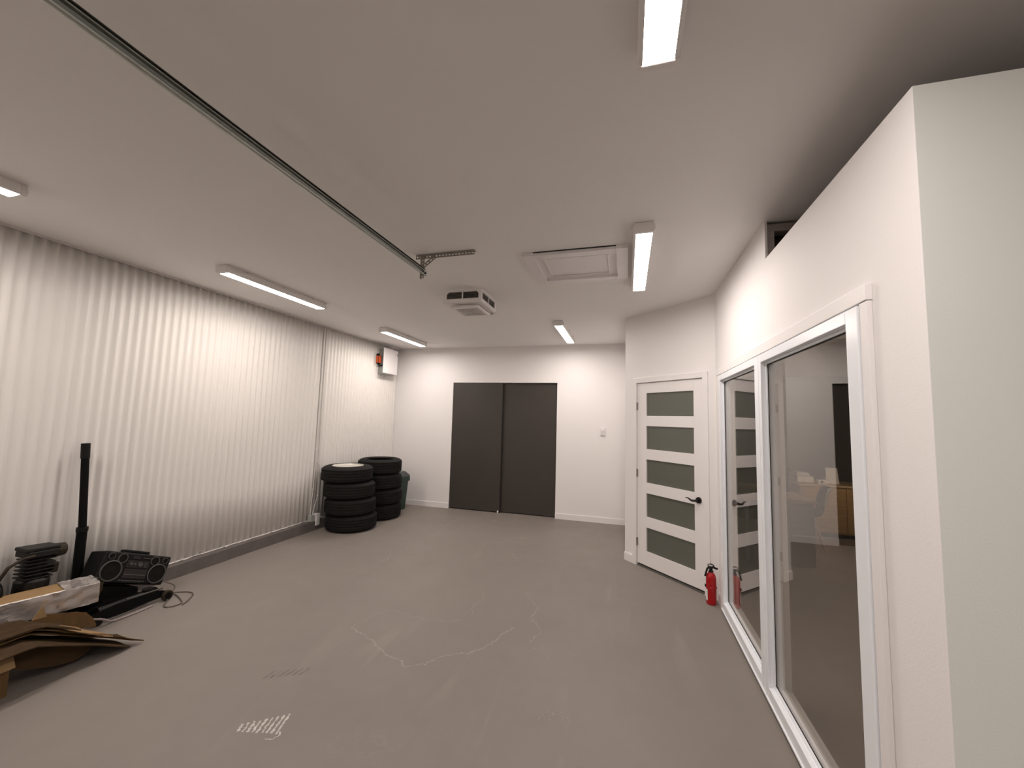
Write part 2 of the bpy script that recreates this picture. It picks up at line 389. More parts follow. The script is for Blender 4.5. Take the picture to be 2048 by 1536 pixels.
MB().box(dmid+0.012, dmid+0.022, YB+0.012, YB+0.05, 0.014, DT-0.008).build('edge_shade_strip', M_GAPSHADE, d1)  # black strip put in for the shade at the panel's edge
MB().boxc((dmid-0.012, YB+0.003, 0.018), (0.02, 0.02, 0.036)).build('floor_guide', M_HOUSE, d1, bevel=0.002)
def baseboard(name, x0, x1, y, lab):
    o = MB().box(x0, x1, y-0.013, y, 0, 0.082).box(x0, x1, y-0.009, y, 0.082, 0.09).build(name, M_TRIM)
    return tag(o, lab, 'baseboard', kind='structure')
baseboard('baseboard_back_left', XL+0.02, DL, YB, 'white baseboard between the green bin and the sliding doors')
baseboard('baseboard_back_right', DR, AX, YB, 'white baseboard right of the sliding doors')

# ---- office box: side wall, angled wall with door, window wall, pale wall
tag(MB().box(AX, AX+0.1, AY, YB+0.02, 0, H).build('wall_side', M_WALL), 'white side wall running back from the angled corner', 'wall', kind='structure')
L45 = math.hypot(XW-AX, WY-AY); tx, ty = (XW-AX)/L45, (WY-AY)/L45
M45 = Matrix.Translation((AX, AY, 0)) @ Matrix.Rotation(math.atan2(ty, tx), 4, 'Z')     # local x along the wall, local y into it
DS0, DS1, DZ = 0.193, 1.052, 2.052
wa = MB().box(0, DS0-0.02, 0, 0.11, 0, H, M45).box(DS1+0.02, L45, 0, 0.11, 0, H, M45).box(DS0-0.02, DS1+0.02, 0, 0.11, DZ+0.02, H, M45).build('wall_middle', M_WALL)
tag(wa, 'white angled wall holding the five-pane door', 'wall', kind='structure')
cas = thing('trim_1', None, 'white flat casing around the five-pane door', 'door casing', kind='structure', M=M45)
cw = 0.062
MB().box(DS0-cw, DS0-0.004, -0.016, 0, 0, DZ+cw, M45).build('casing_leg', M_TRIM, cas, bevel=0.002)
MB().box(DS1+0.004, DS1+cw, -0.016, 0, 0, DZ+cw, M45).build('casing_leg', M_TRIM, cas, bevel=0.002)
MB().box(DS0-0.004, DS1+0.004, -0.016, 0, DZ+0.004, DZ+cw, M45).build('casing_head', M_TRIM, cas, bevel=0.002)
MB().box(DS0-0.02, DS0-0.003, 0, 0.11, 0, DZ+0.003, M45).box(DS1+0.003, DS1+0.02, 0, 0.11, 0, DZ+0.003, M45).box(DS0-0.02, DS1+0.02, 0, 0.11, DZ+0.003, DZ+0.02, M45).each('door_jamb', M_TRIM, cas)
tag(MB().box(DS0-0.02, DS1+0.02, 0.0, 0.10, 0.0, 0.012, M45).build('trim_2', M_TRIMG), 'threshold strip, dark grey for the shade beneath the five-pane door', 'threshold', kind='structure')  # shade below the door is put into the strip's colour
door = thing('door_3', None, 'white door with five dark frosted glass panes', 'door', kind='structure', M=M45)
P0, P1 = 0.323, 0.943
pz = [(1.935-0.3735*k-0.2585, 1.935-0.3735*k) for k in range(5)]
MB().box(DS0, P0, 0.004, 0.044, 0.03, DZ, M45).build('stile', M_TRIM, door, bevel=0.0015)
MB().box(P1, DS1, 0.004, 0.044, 0.03, DZ, M45).build('stile', M_TRIM, door, bevel=0.0015)
zs = [DZ] + [z for p in pz for z in (p[1], p[0])] + [0.03]
for k in range(6):
    MB().box(P0, P1, 0.004, 0.044, zs[2*k+1], zs[2*k], M45).build('rail', M_TRIM, door)
for a, b in pz:
    MB().box(P0-0.006, P1+0.006, 0.020, 0.028, a-0.006, b+0.006, M45).build('pane', M_FROST, door)
for z in (1.787, 1.022, 0.258):
    MB().box(DS0-0.012, DS0+0.010, -0.004, 0.006, z-0.042, z+0.042, M45).cyl(M45 @ Vector((DS0-0.001, -0.006, z-0.044)), M45 @ Vector((DS0-0.001, -0.006, z+0.044)), 0.006, n=8).build('hinge', M_HINGE, door)
hl = MB(); kx, kz = 0.992, 0.862
hl.cyl((kx, 0.005, kz), (kx, -0.010, kz), 0.032, 0.028, 24, M=M45).cyl((kx, -0.008, kz), (kx, -0.045, kz), 0.013, 0.012, 14, M=M45)
ho = hl.build('door_handle', M_BRONZE, door, smooth=40)
MB().tube([(kx+0.008, -0.046, kz), (kx-0.02, -0.047, kz-0.004), (kx-0.045, -0.047, kz-0.006), (kx-0.07, -0.046, kz+0.004), (kx-0.09, -0.044, kz+0.012), (kx-0.115, -0.044, kz+0.010)],
          [0.011, 0.011, 0.010, 0.008, 0.006, 0.004], 10, M=M45).build('lever', M_BRONZE, ho, smooth=40)
tag(MB().box(0, DS0-cw, -0.013, 0, 0, 0.082, M45).box(0, DS0-cw, -0.009, 0, 0.082, 0.09, M45).build('baseboard_middle', M_TRIM), 'short white baseboard left of the five-pane door', 'baseboard', kind='structure')

WT = 0.11
WA, WB = 3.955, 1.690        # window frame, far and near edge (y)
WZ0, WZ1 = 0.026, 2.040
ww = MB().box(XW, XW+WT, WA, WY+0.05, 0, H).box(XW, XW+WT, CY+0.0006, WB, 0, ZT).box(XW, XW+WT, WB, YG, WZ1, ZT).box(XW, XW+WT, YG, WA, WZ1, ZT).box(XW, XW+0.013, YG, WA, ZT, H).box(XW, XW+WT, WB, WA, 0, WZ0)
wwo = tag(ww.build('wall_right', M_WALL), 'white window wall, cut low at its near end', 'wall', kind='structure')
MB().box(XW+0.0135, 2.6, YG+0.004, YG+0.09, 2.795, 2.840).build('top_plate', M_STUD, wwo)
for x in (XW+0.0135, XW+0.42, XW+0.82, XW+1.22):
    MB().box(x, x+0.038, YG+0.002, YG+0.09, 2.50, 2.794).build('stud', M_STUD, wwo)
MB().box(XW+0.02, XR, YG+0.12, YG+0.135, 2.47, H).build('plywood_back', M_PLY, wwo)
tag(MB().box(XW+0.0006, XR, CY, CY+0.11, 0, ZT).build('wall_near', M_PALE), 'pale grey-green wall at the right edge', 'wall', kind='structure')
tag(MB().box(XW+0.02, XR, CY+0.05, YG+0.12, ZO, ZO+0.04).build('ceiling_low', M_PLY), 'dark deck over the low part of the office', 'deck', kind='structure')
tag(MB().prism([(XW+0.05, YG+0.12), (XR, YG+0.12), (XR, YO), (AX+0.06, YO), (AX+0.06, AY+0.02), (XW+0.05, WY+0.02)], ZO, ZO+0.04).build('ceiling_back', M_OFFW), 'office ceiling behind the windows', 'ceiling', kind='structure')
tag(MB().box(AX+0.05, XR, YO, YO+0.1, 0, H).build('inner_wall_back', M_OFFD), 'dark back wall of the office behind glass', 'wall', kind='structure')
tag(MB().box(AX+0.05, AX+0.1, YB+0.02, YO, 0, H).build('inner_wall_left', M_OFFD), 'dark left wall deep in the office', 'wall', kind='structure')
tag(MB().box(XR, XR+0.1, YF, YO+0.1, 0, H).build('wall_far_right', M_WALL), 'white far right wall out of frame', 'wall', kind='structure')
tag(MB().box(XL-0.16, XR+0.1, YF-0.1, YF, 0, H).build('wall_front', M_WALL), 'white wall behind the camera', 'wall', kind='structure')
tag(MB().box(XW-0.012, XW, WA+0.085, WY-0.01, 0, 0.082).box(XW-0.008, XW, WA+0.085, WY-0.01, 0.082, 0.09).build('baseboard_right', M_TRIM), 'short white baseboard behind the red extinguisher', 'baseboard', kind='structure')

# ---- window casing and the two window units
wc = thing('trim_3', (XW, WB, 0), 'white flat casing around the pair of windows', 'window casing', kind='structure')
MB().box(XW-0.018, XW, WA+0.003, WA+0.085, 0, 2.044).build('casing_leg', M_TRIM, wc, bevel=0.002)
MB().box(XW-0.018, XW, WB-0.052, WB-0.003, 0, 2.044).build('casing_leg', M_TRIM, wc, bevel=0.003)
MB().box(XW-0.021, XW, WB-0.054, WA+0.095, 2.046, 2.104).build('casing_head', M_TRIM, wc, bevel=0.002)
def window_unit(name, ya, yb, oa, ob, lab):
    """ya..yb outer frame (near..far), oa..ob clear opening at the front"""
    t = thing(name, (XW, (ya+yb)/2, WZ0), lab, 'window', kind='structure')
    f0, f1 = XW-0.024, XW+0.095; za, zb = 0.100, 1.990
    MB().box(f0, f1, ob, yb, WZ0, WZ1).build('jamb', M_VINYL, t, bevel=0.003)
    MB().box(f0, f1, ya, oa, WZ0, WZ1).build('jamb', M_VINYL, t, bevel=0.003)
    MB().box(f0, f1, oa, ob, zb, WZ1).build('window_head', M_VINYL, t, bevel=0.003)
    MB().box(f0-0.006, XW-0.012, ya, yb, WZ0-0.004, WZ0+0.010).build('sill_lip', M_VINYL, t, bevel=0.002)
    MB().box(f0, f1, oa, ob, WZ0, za).build('window_sill', M_VINYL, t, bevel=0.003)
    a = 0.004; MB().box(XW-0.006, XW+0.002, oa, ob, za, za+a).build('sill_step', M_VINYL, t, bevel=0.0015)
    b0, b1, bw_ = XW+0.002, XW+0.060, 0.014
    MB().box(b0, b1, oa, oa+bw_, za, zb).box(b0, b1, ob-bw_, ob, za, zb).box(b0, b1, oa+bw_, ob-bw_, za, za+bw_+0.004).box(b0, b1, oa+bw_, ob-bw_, zb-bw_, zb).each('glazing_bead', M_VINYL, t, bevel=0.002)
    gk = bw_+0.004
    MB().box(XW+0.010, XW+0.013, oa+bw_, oa+gk, za+bw_, zb-bw_).box(XW+0.010, XW+0.013, ob-gk, ob-bw_, za+bw_, zb-bw_).box(XW+0.010, XW+0.013, oa+gk, ob-gk, za+bw_+0.004, za+gk+0.004).box(XW+0.010, XW+0.013, oa+gk, ob-gk, zb-gk, zb-bw_).each('gasket', M_BLACKM, t)
    MB().box(XW+0.014, XW+0.018, oa+bw_-0.004, ob-bw_+0.004, za+bw_-0.002, zb-bw_+0.004).build('pane', M_GLASS, t)
window_unit('window_1', 2.8225, WA, 2.900, 3.900, 'white framed window next to the five-pane door')
window_unit('window_2', WB, 2.8175, 1.770, 2.770, 'white framed window nearest the pale green wall')

# ================================================================== CEILING THINGS
def make_light():
    t = thing('ceiling_light', (0, 0, H), 'x', 'light', 'long ceiling lights')
    Lh = 0.605
    prof = [(-0.056, 0), (-0.068, -0.040), (-0.066, -0.056), (-0.052, -0.064), (0.052, -0.064), (0.066, -0.056), (0.068, -0.040), (0.056, 0)]
    M = T(0, 0, H) @ rot('X', 90)        # prism axis z -> -y
    MB().prism(prof, -Lh+0.028, Lh-0.028, M).build('housing', M_HOUSE, t, smooth=50)
    big = [(x*1.03, z*1.04 if z < 0 else z) for x, z in prof]
    big = [(-0.060, 0), (-0.071, -0.040), (-0.068, -0.058), (-0.054, -0.067), (0.054, -0.067), (0.068, -0.058), (0.071, -0.040), (0.060, 0)]
    MB().prism(big, -Lh, -Lh+0.030, M).build('end_cap', M_HOUSE, t, bevel=0.006, seg=3)
    MB().prism(big, Lh-0.030, Lh, M).build('end_cap', M_HOUSE, t, bevel=0.006, seg=3)
    lens = [(-0.050, -0.060), (-0.0500, -0.0641), (-0.036, -0.0650), (-0.018, -0.0656), (0, -0.0658), (0.018, -0.0656), (0.036, -0.0650), (0.0500, -0.0641), (0.050, -0.060)]
    MB().prism(lens, -Lh+0.029, Lh-0.029, M).build('lens', M_LENS, t, smooth=50)
    for y in (-0.40, 0.0, 0.40):
        MB().box(-0.073, -0.060, y-0.014, y+0.014, H-0.012, H).box(0.060, 0.073, y-0.014, y+0.014, H-0.012, H).each('clip', M_HOUSE, t, bevel=0.002)
    return t
lamp0 = make_light()
lamps = [(0.098, 0.735, 'lit ceiling light cut off by the top edge of the photo'),
         (0.104, 3.150, 'lit ceiling light beside the attic hatch'),
         (-0.838, 5.545, 'lit ceiling light before the back wall, in line with the sliding doors'),
         (-3.385, 3.140, 'lit ceiling light midway along the corrugated wall'),
         (-3.380, 5.530, 'lit ceiling light at the far end near the electrical cabinet'),
         (-3.385, 0.735, 'lit ceiling light of the corrugated wall row, cut off by the photo edge'),
         (0.098, -1.68, 'lit ceiling light overhead behind the viewer'),
         (-3.385, -1.68, 'lit ceiling light by the corrugated wall behind the viewer'),
         (2.90, -1.68, 'added unseen ceiling light over the side bay, brightening the pale wall')]  # last one is an added, unseen lamp that brightens the pale wall
for i, (x, y, lab) in enumerate(lamps):
    o = lamp0 if i == 0 else copy_tree(lamp0)
    o.matrix_world = T(x, y, H); o.location = (x, y, H); o['label'] = lab

# garage-door track and its hanger
XT, ZTk, YE = -1.534, 2.722, 2.745
tr = thing('garage_door_track', (XT, YE, ZTk), 'galvanised overhead door track hung below the ceiling', 'track')
def chan(mb, y0, y1):
    # J-shaped roller channel, open towards +x
    w_ = 0.0018
    pts = [(0.020, 0.010), (0.019, 0.014), (0.008, 0.016), (-0.003, 0.014), (-0.006, 0.008), (-0.006, -0.016), (-0.003, -0.022), (0.008, -0.025), (0.019, -0.023), (0.021, -0.018)]
    vs = []; fs = []
    for y in (y0, y1):
        for x, z in pts: vs.append((XT+x, y, ZTk+z))
        for x, z in pts:
            l = math.hypot(x-0.012, z) or 1; vs.append((XT+x-(x-0.012)/l*w_, y, ZTk+z-z/l*w_))
    n = len(pts); m = 2*n
    for k in range(n-1):
        fs += [(k, k+1, m+k+1, m+k), (n+k+1, n+k, m+n+k, m+n+k+1)]
        fs += [(k, n+k, n+k+1, k+1), (m+k, m+k+1, m+n+k+1, m+n+k)]
    fs += [(0, m, m+n, n), (n-1, 2*n-1, m+2*n-1, m+n-1)]
    return mb.add(vs, fs)
chan(MB(), YF+0.3, YE).build('roller_channel', M_GALV, tr, smooth=35)
# stiffening angle riveted to the back of the channel, flange on top
MB().box(XT-0.011, XT-0.007, YF+0.3, YE-0.01, ZTk-0.014, ZTk+0.030).box(XT-0.007, XT+0.014, YF+0.3, YE-0.01, ZTk+0.027, ZTk+0.030).build('stiffener', M_GALVT, tr)
bo = MB()
for y in (0.90, 1.22, 1.27, 1.75, 1.95, 2.15, 2.45): bo.cyl((XT-0.008, y, ZTk-0.003), (XT-0.003, y, ZTk-0.003), 0.0045, n=8)
bo.each('rivet', M_BLACKM, tr)
def perforated(mb, p0, p1, wid, nrm, th=0.003):
    """punched steel strap: two rails with cross links that leave slots"""
    p0, p1, nrm = Vector(p0), Vector(p1), Vector(nrm).normalized(); d = p1-p0; Ln = d.length; d.normalize(); s = nrm.cross(d)
    M = Matrix(((d.x, s.x, nrm.x, p0.x), (d.y, s.y, nrm.y, p0.y), (d.z, s.z, nrm.z, p0.z), (0, 0, 0, 1)))
    mb.box(0, Ln, -wid/2, -wid/2+wid*0.3, 0, th, M).box(0, Ln, wid/2-wid*0.3, wid/2, 0, th, M)
    k = max(2, int(Ln/0.026))
    for i in range(k+1):
        c = Ln*i/k; mb.box(max(0, c-0.006), min(Ln, c+0.006), -wid/2+wid*0.3, wid/2-wid*0.3, 0, th, M)
    return mb
hg = perforated(MB(), (XT-0.06, YE-0.035, H-0.020), (XT+0.43, YE-0.035, H-0.020), 0.034, (0, -1, 0))
hg.box(XT-0.06, XT+0.43, YE-0.035, YE+0.0, H-0.003, H)
hg.build('ceiling_angle', M_GALVD, tr)
perforated(MB(), (XT-0.006, YE-0.028, ZTk-0.050), (XT-0.006, YE-0.028, H-0.006), 0.034, (0, -1, 0)).box(XT-0.024, XT-0.021, YE-0.03, YE-0.002, ZTk-0.05, H-0.006).build('hanger_strap', M_GALVD, tr)
perforated(MB(), (XT+0.004, YE-0.032, H-0.098), (XT+0.105, YE-0.032, H-0.024), 0.030, (0, -1, 0)).build('diagonal_brace', M_GALVD, tr)
MB().cyl((XT-0.008, YE-0.012, ZTk-0.004), (XT+0.020, YE-0.012, ZTk-0.004), 0.007, n=6).build('stop_bolt', M_BLACKM, tr)

# ceiling fan heater
hx0, hx1, hy0, hy1, hz0 = -1.760, -1.360, 3.555, 4.000, H-0.135
ht = thing('ceiling_heater', ((hx0+hx1)/2, (hy0+hy1)/2, H), 'boxy white ceiling fan heater with dark side vents', 'heater')
# body walls with openings left in the sides
hb = MB().box(hx0, hx1, hy0, hy1, H-0.026, H).box(hx0, hx1, hy0, hy1, hz0, hz0+0.040)
for x0_, x1_ in ((hx0, hx0+0.03), ((hx0+hx1)/2-0.006, (hx0+hx1)/2+0.006), (hx1-0.03, hx1)):
    for yy in (hy0, hy1-0.012): hb.box(x0_, x1_, yy, yy+0.012, hz0+0.04, H-0.026)
for y0_, y1_ in ((hy0+0.012, hy0+0.035), ((hy0+hy1)/2-0.006, (hy0+hy1)/2+0.006), (hy1-0.035, hy1-0.012)):
    for xx in (hx0, hx1-0.012): hb.box(xx, xx+0.012, y0_, y1_, hz0+0.04, H-0.026)
for sx, s in ((hx0+0.03, 1), (hx1-0.03, -1)):   # chamfered upper corners of the vents
    hb.prism([(sx, H-0.026), (sx+s*0.022, H-0.026), (sx, H-0.048)], -hy0-0.012, -hy0, rot('X', 90))
hb.build('heater_body', M_HOUSE, ht)
MB().box(hx0+0.015, hx1-0.015, hy0+0.018, hy1-0.018, hz0+0.04, H-0.026).build('dark_core', M_BLACK, ht)
lv = MB()
for k in range(5):
    z = hz0+0.048+k*0.0125
    lv.box(hx0+0.013, hx1-0.013, hy0+0.010, hy0+0.013, z, z+0.003).box(hx1-0.013, hx1-0.010, hy0+0.013, hy1-0.013, z, z+0.003)
lv.each('louvre', M_GALVD, ht)
gx, gy = (hx0+hx1)/2+0.01, (hy0+hy1)/2-0.01
MB().box(gx-0.145, gx+0.145, gy-0.165, gy+0.165, hz0-0.040, hz0-0.020).box(gx-0.12, gx+0.12, gy-0.14, gy+0.14, hz0-0.020, hz0).build('grille_plate', M_HOUSE, ht, bevel=0.004)
gr = MB()
for k in range(1, 6):
    a, b, t_ = 0.022*k, 0.024*k, 0.004
    z0_, z1_ = hz0-0.0415, hz0-0.0395
    gr.box(gx-a, gx+a, gy-b, gy-b+t_, z0_, z1_).box(gx-a, gx+a, gy+b-t_, gy+b, z0_, z1_).box(gx-a, gx-a+t_, gy-b, gy+b, z0_, z1_).box(gx+a-t_, gx+a, gy-b, gy+b, z0_, z1_)
gr.each('grille_bar', M_GALVT, ht)
MB().cyl((hx1-0.03, hy1-0.03, hz0), (hx1-0.03, hy1-0.03, hz0-0.02), 0.016, 0.014, 12).build('knob', M_GREYBOX, ht)
MB().box(hx1-0.05, hx1+0.012, hy1-0.02, hy1+0.02, hz0-0.004, hz0+0.002).build('corner_tab', M_HOUSE, ht)

# attic hatch
qx0, qx1, qy0, qy1 = -0.772, 0.008, 2.850, 3.505
ah = thing('attic_hatch', ((qx0+qx1)/2, (qy0+qy1)/2, H), 'white framed attic hatch with a panelled lid in the ceiling', 'hatch')
bw = 0.085
MB().box(qx0, qx0+bw, qy0, qy1, H-0.028, H).build('frame_board', M_TRIM, ah, bevel=0.002)
MB().box(qx1-bw, qx1, qy0, qy1, H-0.028, H).build('frame_board', M_TRIM, ah, bevel=0.002)
MB().box(qx0+bw, qx1-bw, qy0+0.006, qy0+bw, H-0.028, H-0.006).build('frame_board', M_TRIM, ah, bevel=0.002)
MB().box(qx0+bw, qx1-bw, qy1-bw, qy1, H-0.028, H).build('frame_board', M_TRIM, ah, bevel=0.002)
MB().box(qx0+bw, qx1-bw, qy0, qy0+0.006, H-0.004, H).build('gap_shade_strip', M_GAPSHADE, ah)  # black strip stands in for the shade along the near edge
MB().box(qx0+bw, qx1-bw, qy0+bw, qy1-bw, H-0.004, H).build('lid', M_TRIM, ah)
ix0, ix1, iy0, iy1 = qx0+bw+0.055, qx1-bw-0.055, qy0+bw+0.04, qy1-bw-0.045
mo = MB(); m_ = 0.014
mo.box(ix0, ix1, iy0, iy0+m_, H-0.014, H-0.004).box(ix0, ix1, iy1-m_, iy1, H-0.014, H-0.004).box(ix0, ix0+m_, iy0+m_, iy1-m_, H-0.014, H-0.004).box(ix1-m_, ix1, iy0+m_, iy1-m_, H-0.014, H-0.004)
mo.each('lid_moulding', M_TRIM, ah, bevel=0.003)

# ================================================================== LEFT WALL THINGS
eb = thing('electrical_cabinet', (XL+0.02, 6.2, 2.33), 'grey wall cabinet with a white cover plate in the far corner', 'cabinet')
MB().box(XL+0.017, XL+0.150, 6.045, 6.385, 2.325, 2.765).build('cabinet_body', M_GREYBOX, eb, bevel=0.003)
MB().box(XL+0.150, XL+0.160, 5.975, 6.415, 2.335, 2.775).build('cover_plate', M_TRIM, eb, bevel=0.002)
MB().cyl((XL+0.161, 6.39, 2.70), (XL+0.166, 6.39, 2.70), 0.008, n=8).build('latch', M_BLACKM, eb)
od = thing('orange_device', (XL+0.02, 5.97, 2.48), 'small orange and black device hung beside the grey cabinet', 'device')
MB().box(XL+0.017, XL+0.030, 5.925, 6.035, 2.455, 2.675).build('back_plate', M_HOUSE, od, bevel=0.002)
MB().box(XL+0.030, XL+0.085, 5.94, 6.015, 2.490, 2.665).build('device_body', M_BLACK, od, bevel=0.012, seg=3)
MB().box(XL+0.085, XL+0.092, 5.945, 6.010, 2.500, 2.625).box(XL+0.035, XL+0.08, 5.933, 5.94, 2.50, 2.625).build('orange_face', M_ORANGE, od, bevel=0.004)
MB().cyl((XL+0.092, 5.978, 2.645), (XL+0.097, 5.978, 2.645), 0.011, n=12).build('dial', M_LABEL, od)
MB().tube([(XL+0.05, 5.98, 2.49), (XL+0.06, 6.0, 2.465), (XL+0.09, 6.03, 2.46), (XL+0.10, 6.045, 2.48)], 0.012, 8).build('cable', M_BLACK, od, smooth=60)

jb = thing('outlet_box', (XL+0.02, 4.70, 0.055), 'small white outlet box on the curb below the wall cables', 'outlet')
MB().box(XL+0.020, XL+0.085, 4.625, 4.70, 0.075, 0.205).build('box_body', M_GREYBOX, jb, bevel=0.003)
MB().box(XL+0.020, XL+0.105, 4.70, 4.765, 0.060, 0.215).build('cover', M_HOUSE, jb, bevel=0.003)
MB().box(XL+0.1045, XL+0.107, 4.718, 4.747, 0.10, 0.175).build('socket_face', M_LABEL, jb)
def wallcable(pts, r, m, lab):
    t = thing('wall_cable', pts[0], lab, 'cable', 'cables down the corrugated wall')
    MB().tube(pts, r, 8).build('sheath', m, t, smooth=60)
    cl = MB()
    for p in pts[1:-2:2]: cl.box(p[0]-0.014, p[0]+0.010, p[1]-0.012, p[1]+0.012, p[2]-0.006, p[2]+0.006)
    cl.each('clip', M_HOUSE, t)
xc = XL+0.030
wallcable([(xc, 4.690, 2.84), (xc, 4.690, 2.3), (xc, 4.690, 1.7), (xc, 4.688, 1.1), (xc, 4.686, 0.75), (xc+0.004, 4.68, 0.55), (xc+0.006, 4.66, 0.38), (xc+0.006, 4.655, 0.205)], 0.0085, M_CABLEW, 'white cable running straight down the wall to the outlet box')
wallcable([(xc, 4.735, 2.84), (xc, 4.738, 2.2), (xc, 4.74, 1.4), (xc, 4.745, 0.9), (xc+0.01, 4.765, 0.62), (xc+0.016, 4.76, 0.45), (xc+0.02, 4.71, 0.33), (xc+0.02, 4.68, 0.21)], 0.0060, M_CABLEW, 'thinner white cable with a slack bend above the outlet box')
tag(MB().box(XL+0.0175, XL+0.024, 4.708, 4.724, 0.16, 2.845).build('trim_4', M_JTRIM), 'narrow vertical strip covering the sheet joint', 'trim', kind='structure')

# ================================================================== TYRES
def make_tyre(R, w_, rin, name='tyre'):
    t = thing(name, (0, 0, 0), 'x', 'tyre', 'stacked tyres')
    h = w_
    prof = [(rin, 0.016), (rin+0.018, 0.006), (rin+0.06, 0.000), (R-0.052, 0.002), (R-0.028, 0.012), (R-0.012, 0.027)]
    zt0, zt1 = 0.033, h-0.033; ng = 4
    prof.append((R-0.002, zt0))
    for g in range(ng):
        zc = zt0 + (zt1-zt0)*(g+0.5)/ng; gw = 0.0045
        prof += [(R, zc-gw-0.001), (R-0.007, zc-gw), (R-0.007, zc+gw), (R, zc+gw+0.001)]
    prof += [(R-0.002, zt1), (R-0.012, h-0.027), (R-0.028, h-0.012), (R-0.052, h-0.002), (rin+0.06, h), (rin+0.018, h-0.006), (rin, h-0.016), (rin+0.012, h-0.03), (R-0.03, h-0.06), (R-0.03, 0.06), (rin+0.012, 0.03)]
    MB().lathe(prof, 56, closed=True).build('tread_and_sidewall', M_RUBBER, t, smooth=50)
    # raised rings on the upper sidewall
    MB().lathe([(R-0.072, h-0.0005), (R-0.072, h+0.0022), (R-0.066, h+0.0022), (R-0.066, h-0.0005)], 56, closed=True).build('sidewall_ring', M_RUBBER, t, smooth=50)
    return t
TA = make_tyre(0.342, 0.216, 0.200)
sa = [(-3.757, 4.988, 0), (-3.775, 4.970, 0.219), (-3.795, 4.960, 0.438), (-3.834, 4.942, 0.657)]
words = ['bottom', 'second from the bottom', 'second from the top', 'top']
for i, p in enumerate(sa):
    o = TA if i == 0 else copy_tree(TA)
    o.location = p; o.rotation_euler = (0, 0, i*0.7); o['group'] = 'tyres in the nearer stack'
    o['label'] = ['black tyre at the bottom of the nearer stack', 'black tyre second from the bottom of the nearer stack', 'black tyre third from the bottom of the nearer stack', 'black tyre holding a silver wheel on top of the nearer stack'][i]
top = o
# silver rim sits in the top tyre of the nearer stack: part of that wheel
MW[top.name] = T(*sa[3]) @ rot('Z', math.degrees(3*0.7))
MT = MW[top.name]; h = 0.216
rim = MB().lathe([(0.205, h-0.012), (0.210, h+0.001), (0.203, h+0.003), (0.196, h-0.006), (0.188, h-0.034), (0.180, h-0.10)], 48, MT).build('rim', M_ALLOY, top, smooth=45)
sp = MB()
for k in range(5):
    Mk = MT @ rot('Z', 72*k)
    sp.add([(0.03, -0.030, h-0.030), (0.03, 0.030, h-0.030), (0.192, 0.042, h-0.014), (0.192, -0.042, h-0.014), (0.03, -0.030, h-0.055), (0.03, 0.030, h-0.055), (0.192, 0.042, h-0.045), (0.192, -0.042, h-0.045)],
           [(0, 3, 2, 1), (4, 5, 6, 7), (0, 1, 5, 4), (1, 2, 6, 5), (2, 3, 7, 6), (3, 0, 4, 7)], Mk)
sp.each('spoke', M_ALLOY, rim, bevel=0.004)
MB().lathe([(0.0, h-0.018), (0.022, h-0.019), (0.027, h-0.024), (0.050, h-0.030), (0.052, h-0.06)], 24, MT).build('hub_cap', M_GREYBOX, rim, smooth=40)
MB().lathe([(0.0, h-0.11), (0.178, h-0.11)], 32, MT).build('brake_side', M_BLACK, rim)
TB = make_tyre(0.335, 0.226, 0.205)
sb = [(-3.778, 5.680, 0), (-3.770, 5.680, 0.229), (-3.785, 5.665, 0.458), (-3.790, 5.660, 0.687)]
for i, p in enumerate(sb):
    o = TB if i == 0 else copy_tree(TB)
    o.location = p; o.rotation_euler = (0, 0, i*1.1); o['group'] = 'tyres in the farther stack'
    o['label'] = ['black tyre at the bottom of the farther stack', 'black tyre second from the bottom of the farther stack', 'black tyre third from the bottom of the farther stack', 'black open tyre without wheel on top of the farther stack'][i]

# ================================================================== GREEN BIN
bx, by = -3.845, 6.225                    # right side at x = -3.64, front at y = 6.10
bn = thing('recycling_bin', (bx, by, 0), 'dark green bin with grey lid and yellow sticker behind the tyres', 'bin')
def frustum(mb, cx, cy, a0, b0, a1, b1, z0, z1):
    return mb.add([(cx-a0, cy-b0, z0), (cx+a0, cy-b0, z0), (cx+a0, cy+b0, z0), (cx-a0, cy+b0, z0), (cx-a1, cy-b1, z1), (cx+a1, cy-b1, z1), (cx+a1, cy+b1, z1), (cx-a1, cy+b1, z1)],
                  [(0, 3, 2, 1), (4, 5, 6, 7), (0, 1, 5, 4), (1, 2, 6, 5), (2, 3, 7, 6), (3, 0, 4, 7)])
frustum(MB(), bx, by, 0.155, 0.095, 0.190, 0.115, 0, 0.515).build('bin_body', M_GREEN, bn, bevel=0.012, seg=3)
frustum(MB(), bx, by, 0.208, 0.130, 0.206, 0.128, 0.475, 0.555).build('bin_rim', M_GREEN, bn, bevel=0.01, seg=3)
frustum(MB(), bx, by, 0.206, 0.128, 0.200, 0.122, 0.552, 0.585).build('bin_lid', M_GREYLID, bn, bevel=0.008, seg=3)
frustum(MB(), bx, by, 0.196, 0.118, 0.14, 0.07, 0.583, 0.645).build('lid_dome', M_GREYLID, bn, bevel=0.012, seg=3)
MB().box(bx+0.03, bx+0.175, by-0.133, by-0.1295, 0.490, 0.545).build('yellow_sticker', M_YELLOW, bn)
ls = MB()
for (x0_, x1_, z0_, z1_) in ((0.02, 0.15, 0.43, 0.445), (0.135, 0.15, 0.27, 0.43), (0.02, 0.15, 0.255, 0.27), (0.02, 0.035, 0.27, 0.43), (0.06, 0.11, 0.36, 0.40), (0.09, 0.12, 0.30, 0.35)):
    fy = lambda z: by-(0.095+0.02*z/0.515)-0.002
    ls.add([(bx+x0_, fy(z0_), z0_), (bx+x1_, fy(z0_), z0_), (bx+x1_, fy(z1_), z1_), (bx+x0_, fy(z1_), z1_)], [(0, 1, 2, 3)])
ls.build('white_emblem', M_LABEL, bn)

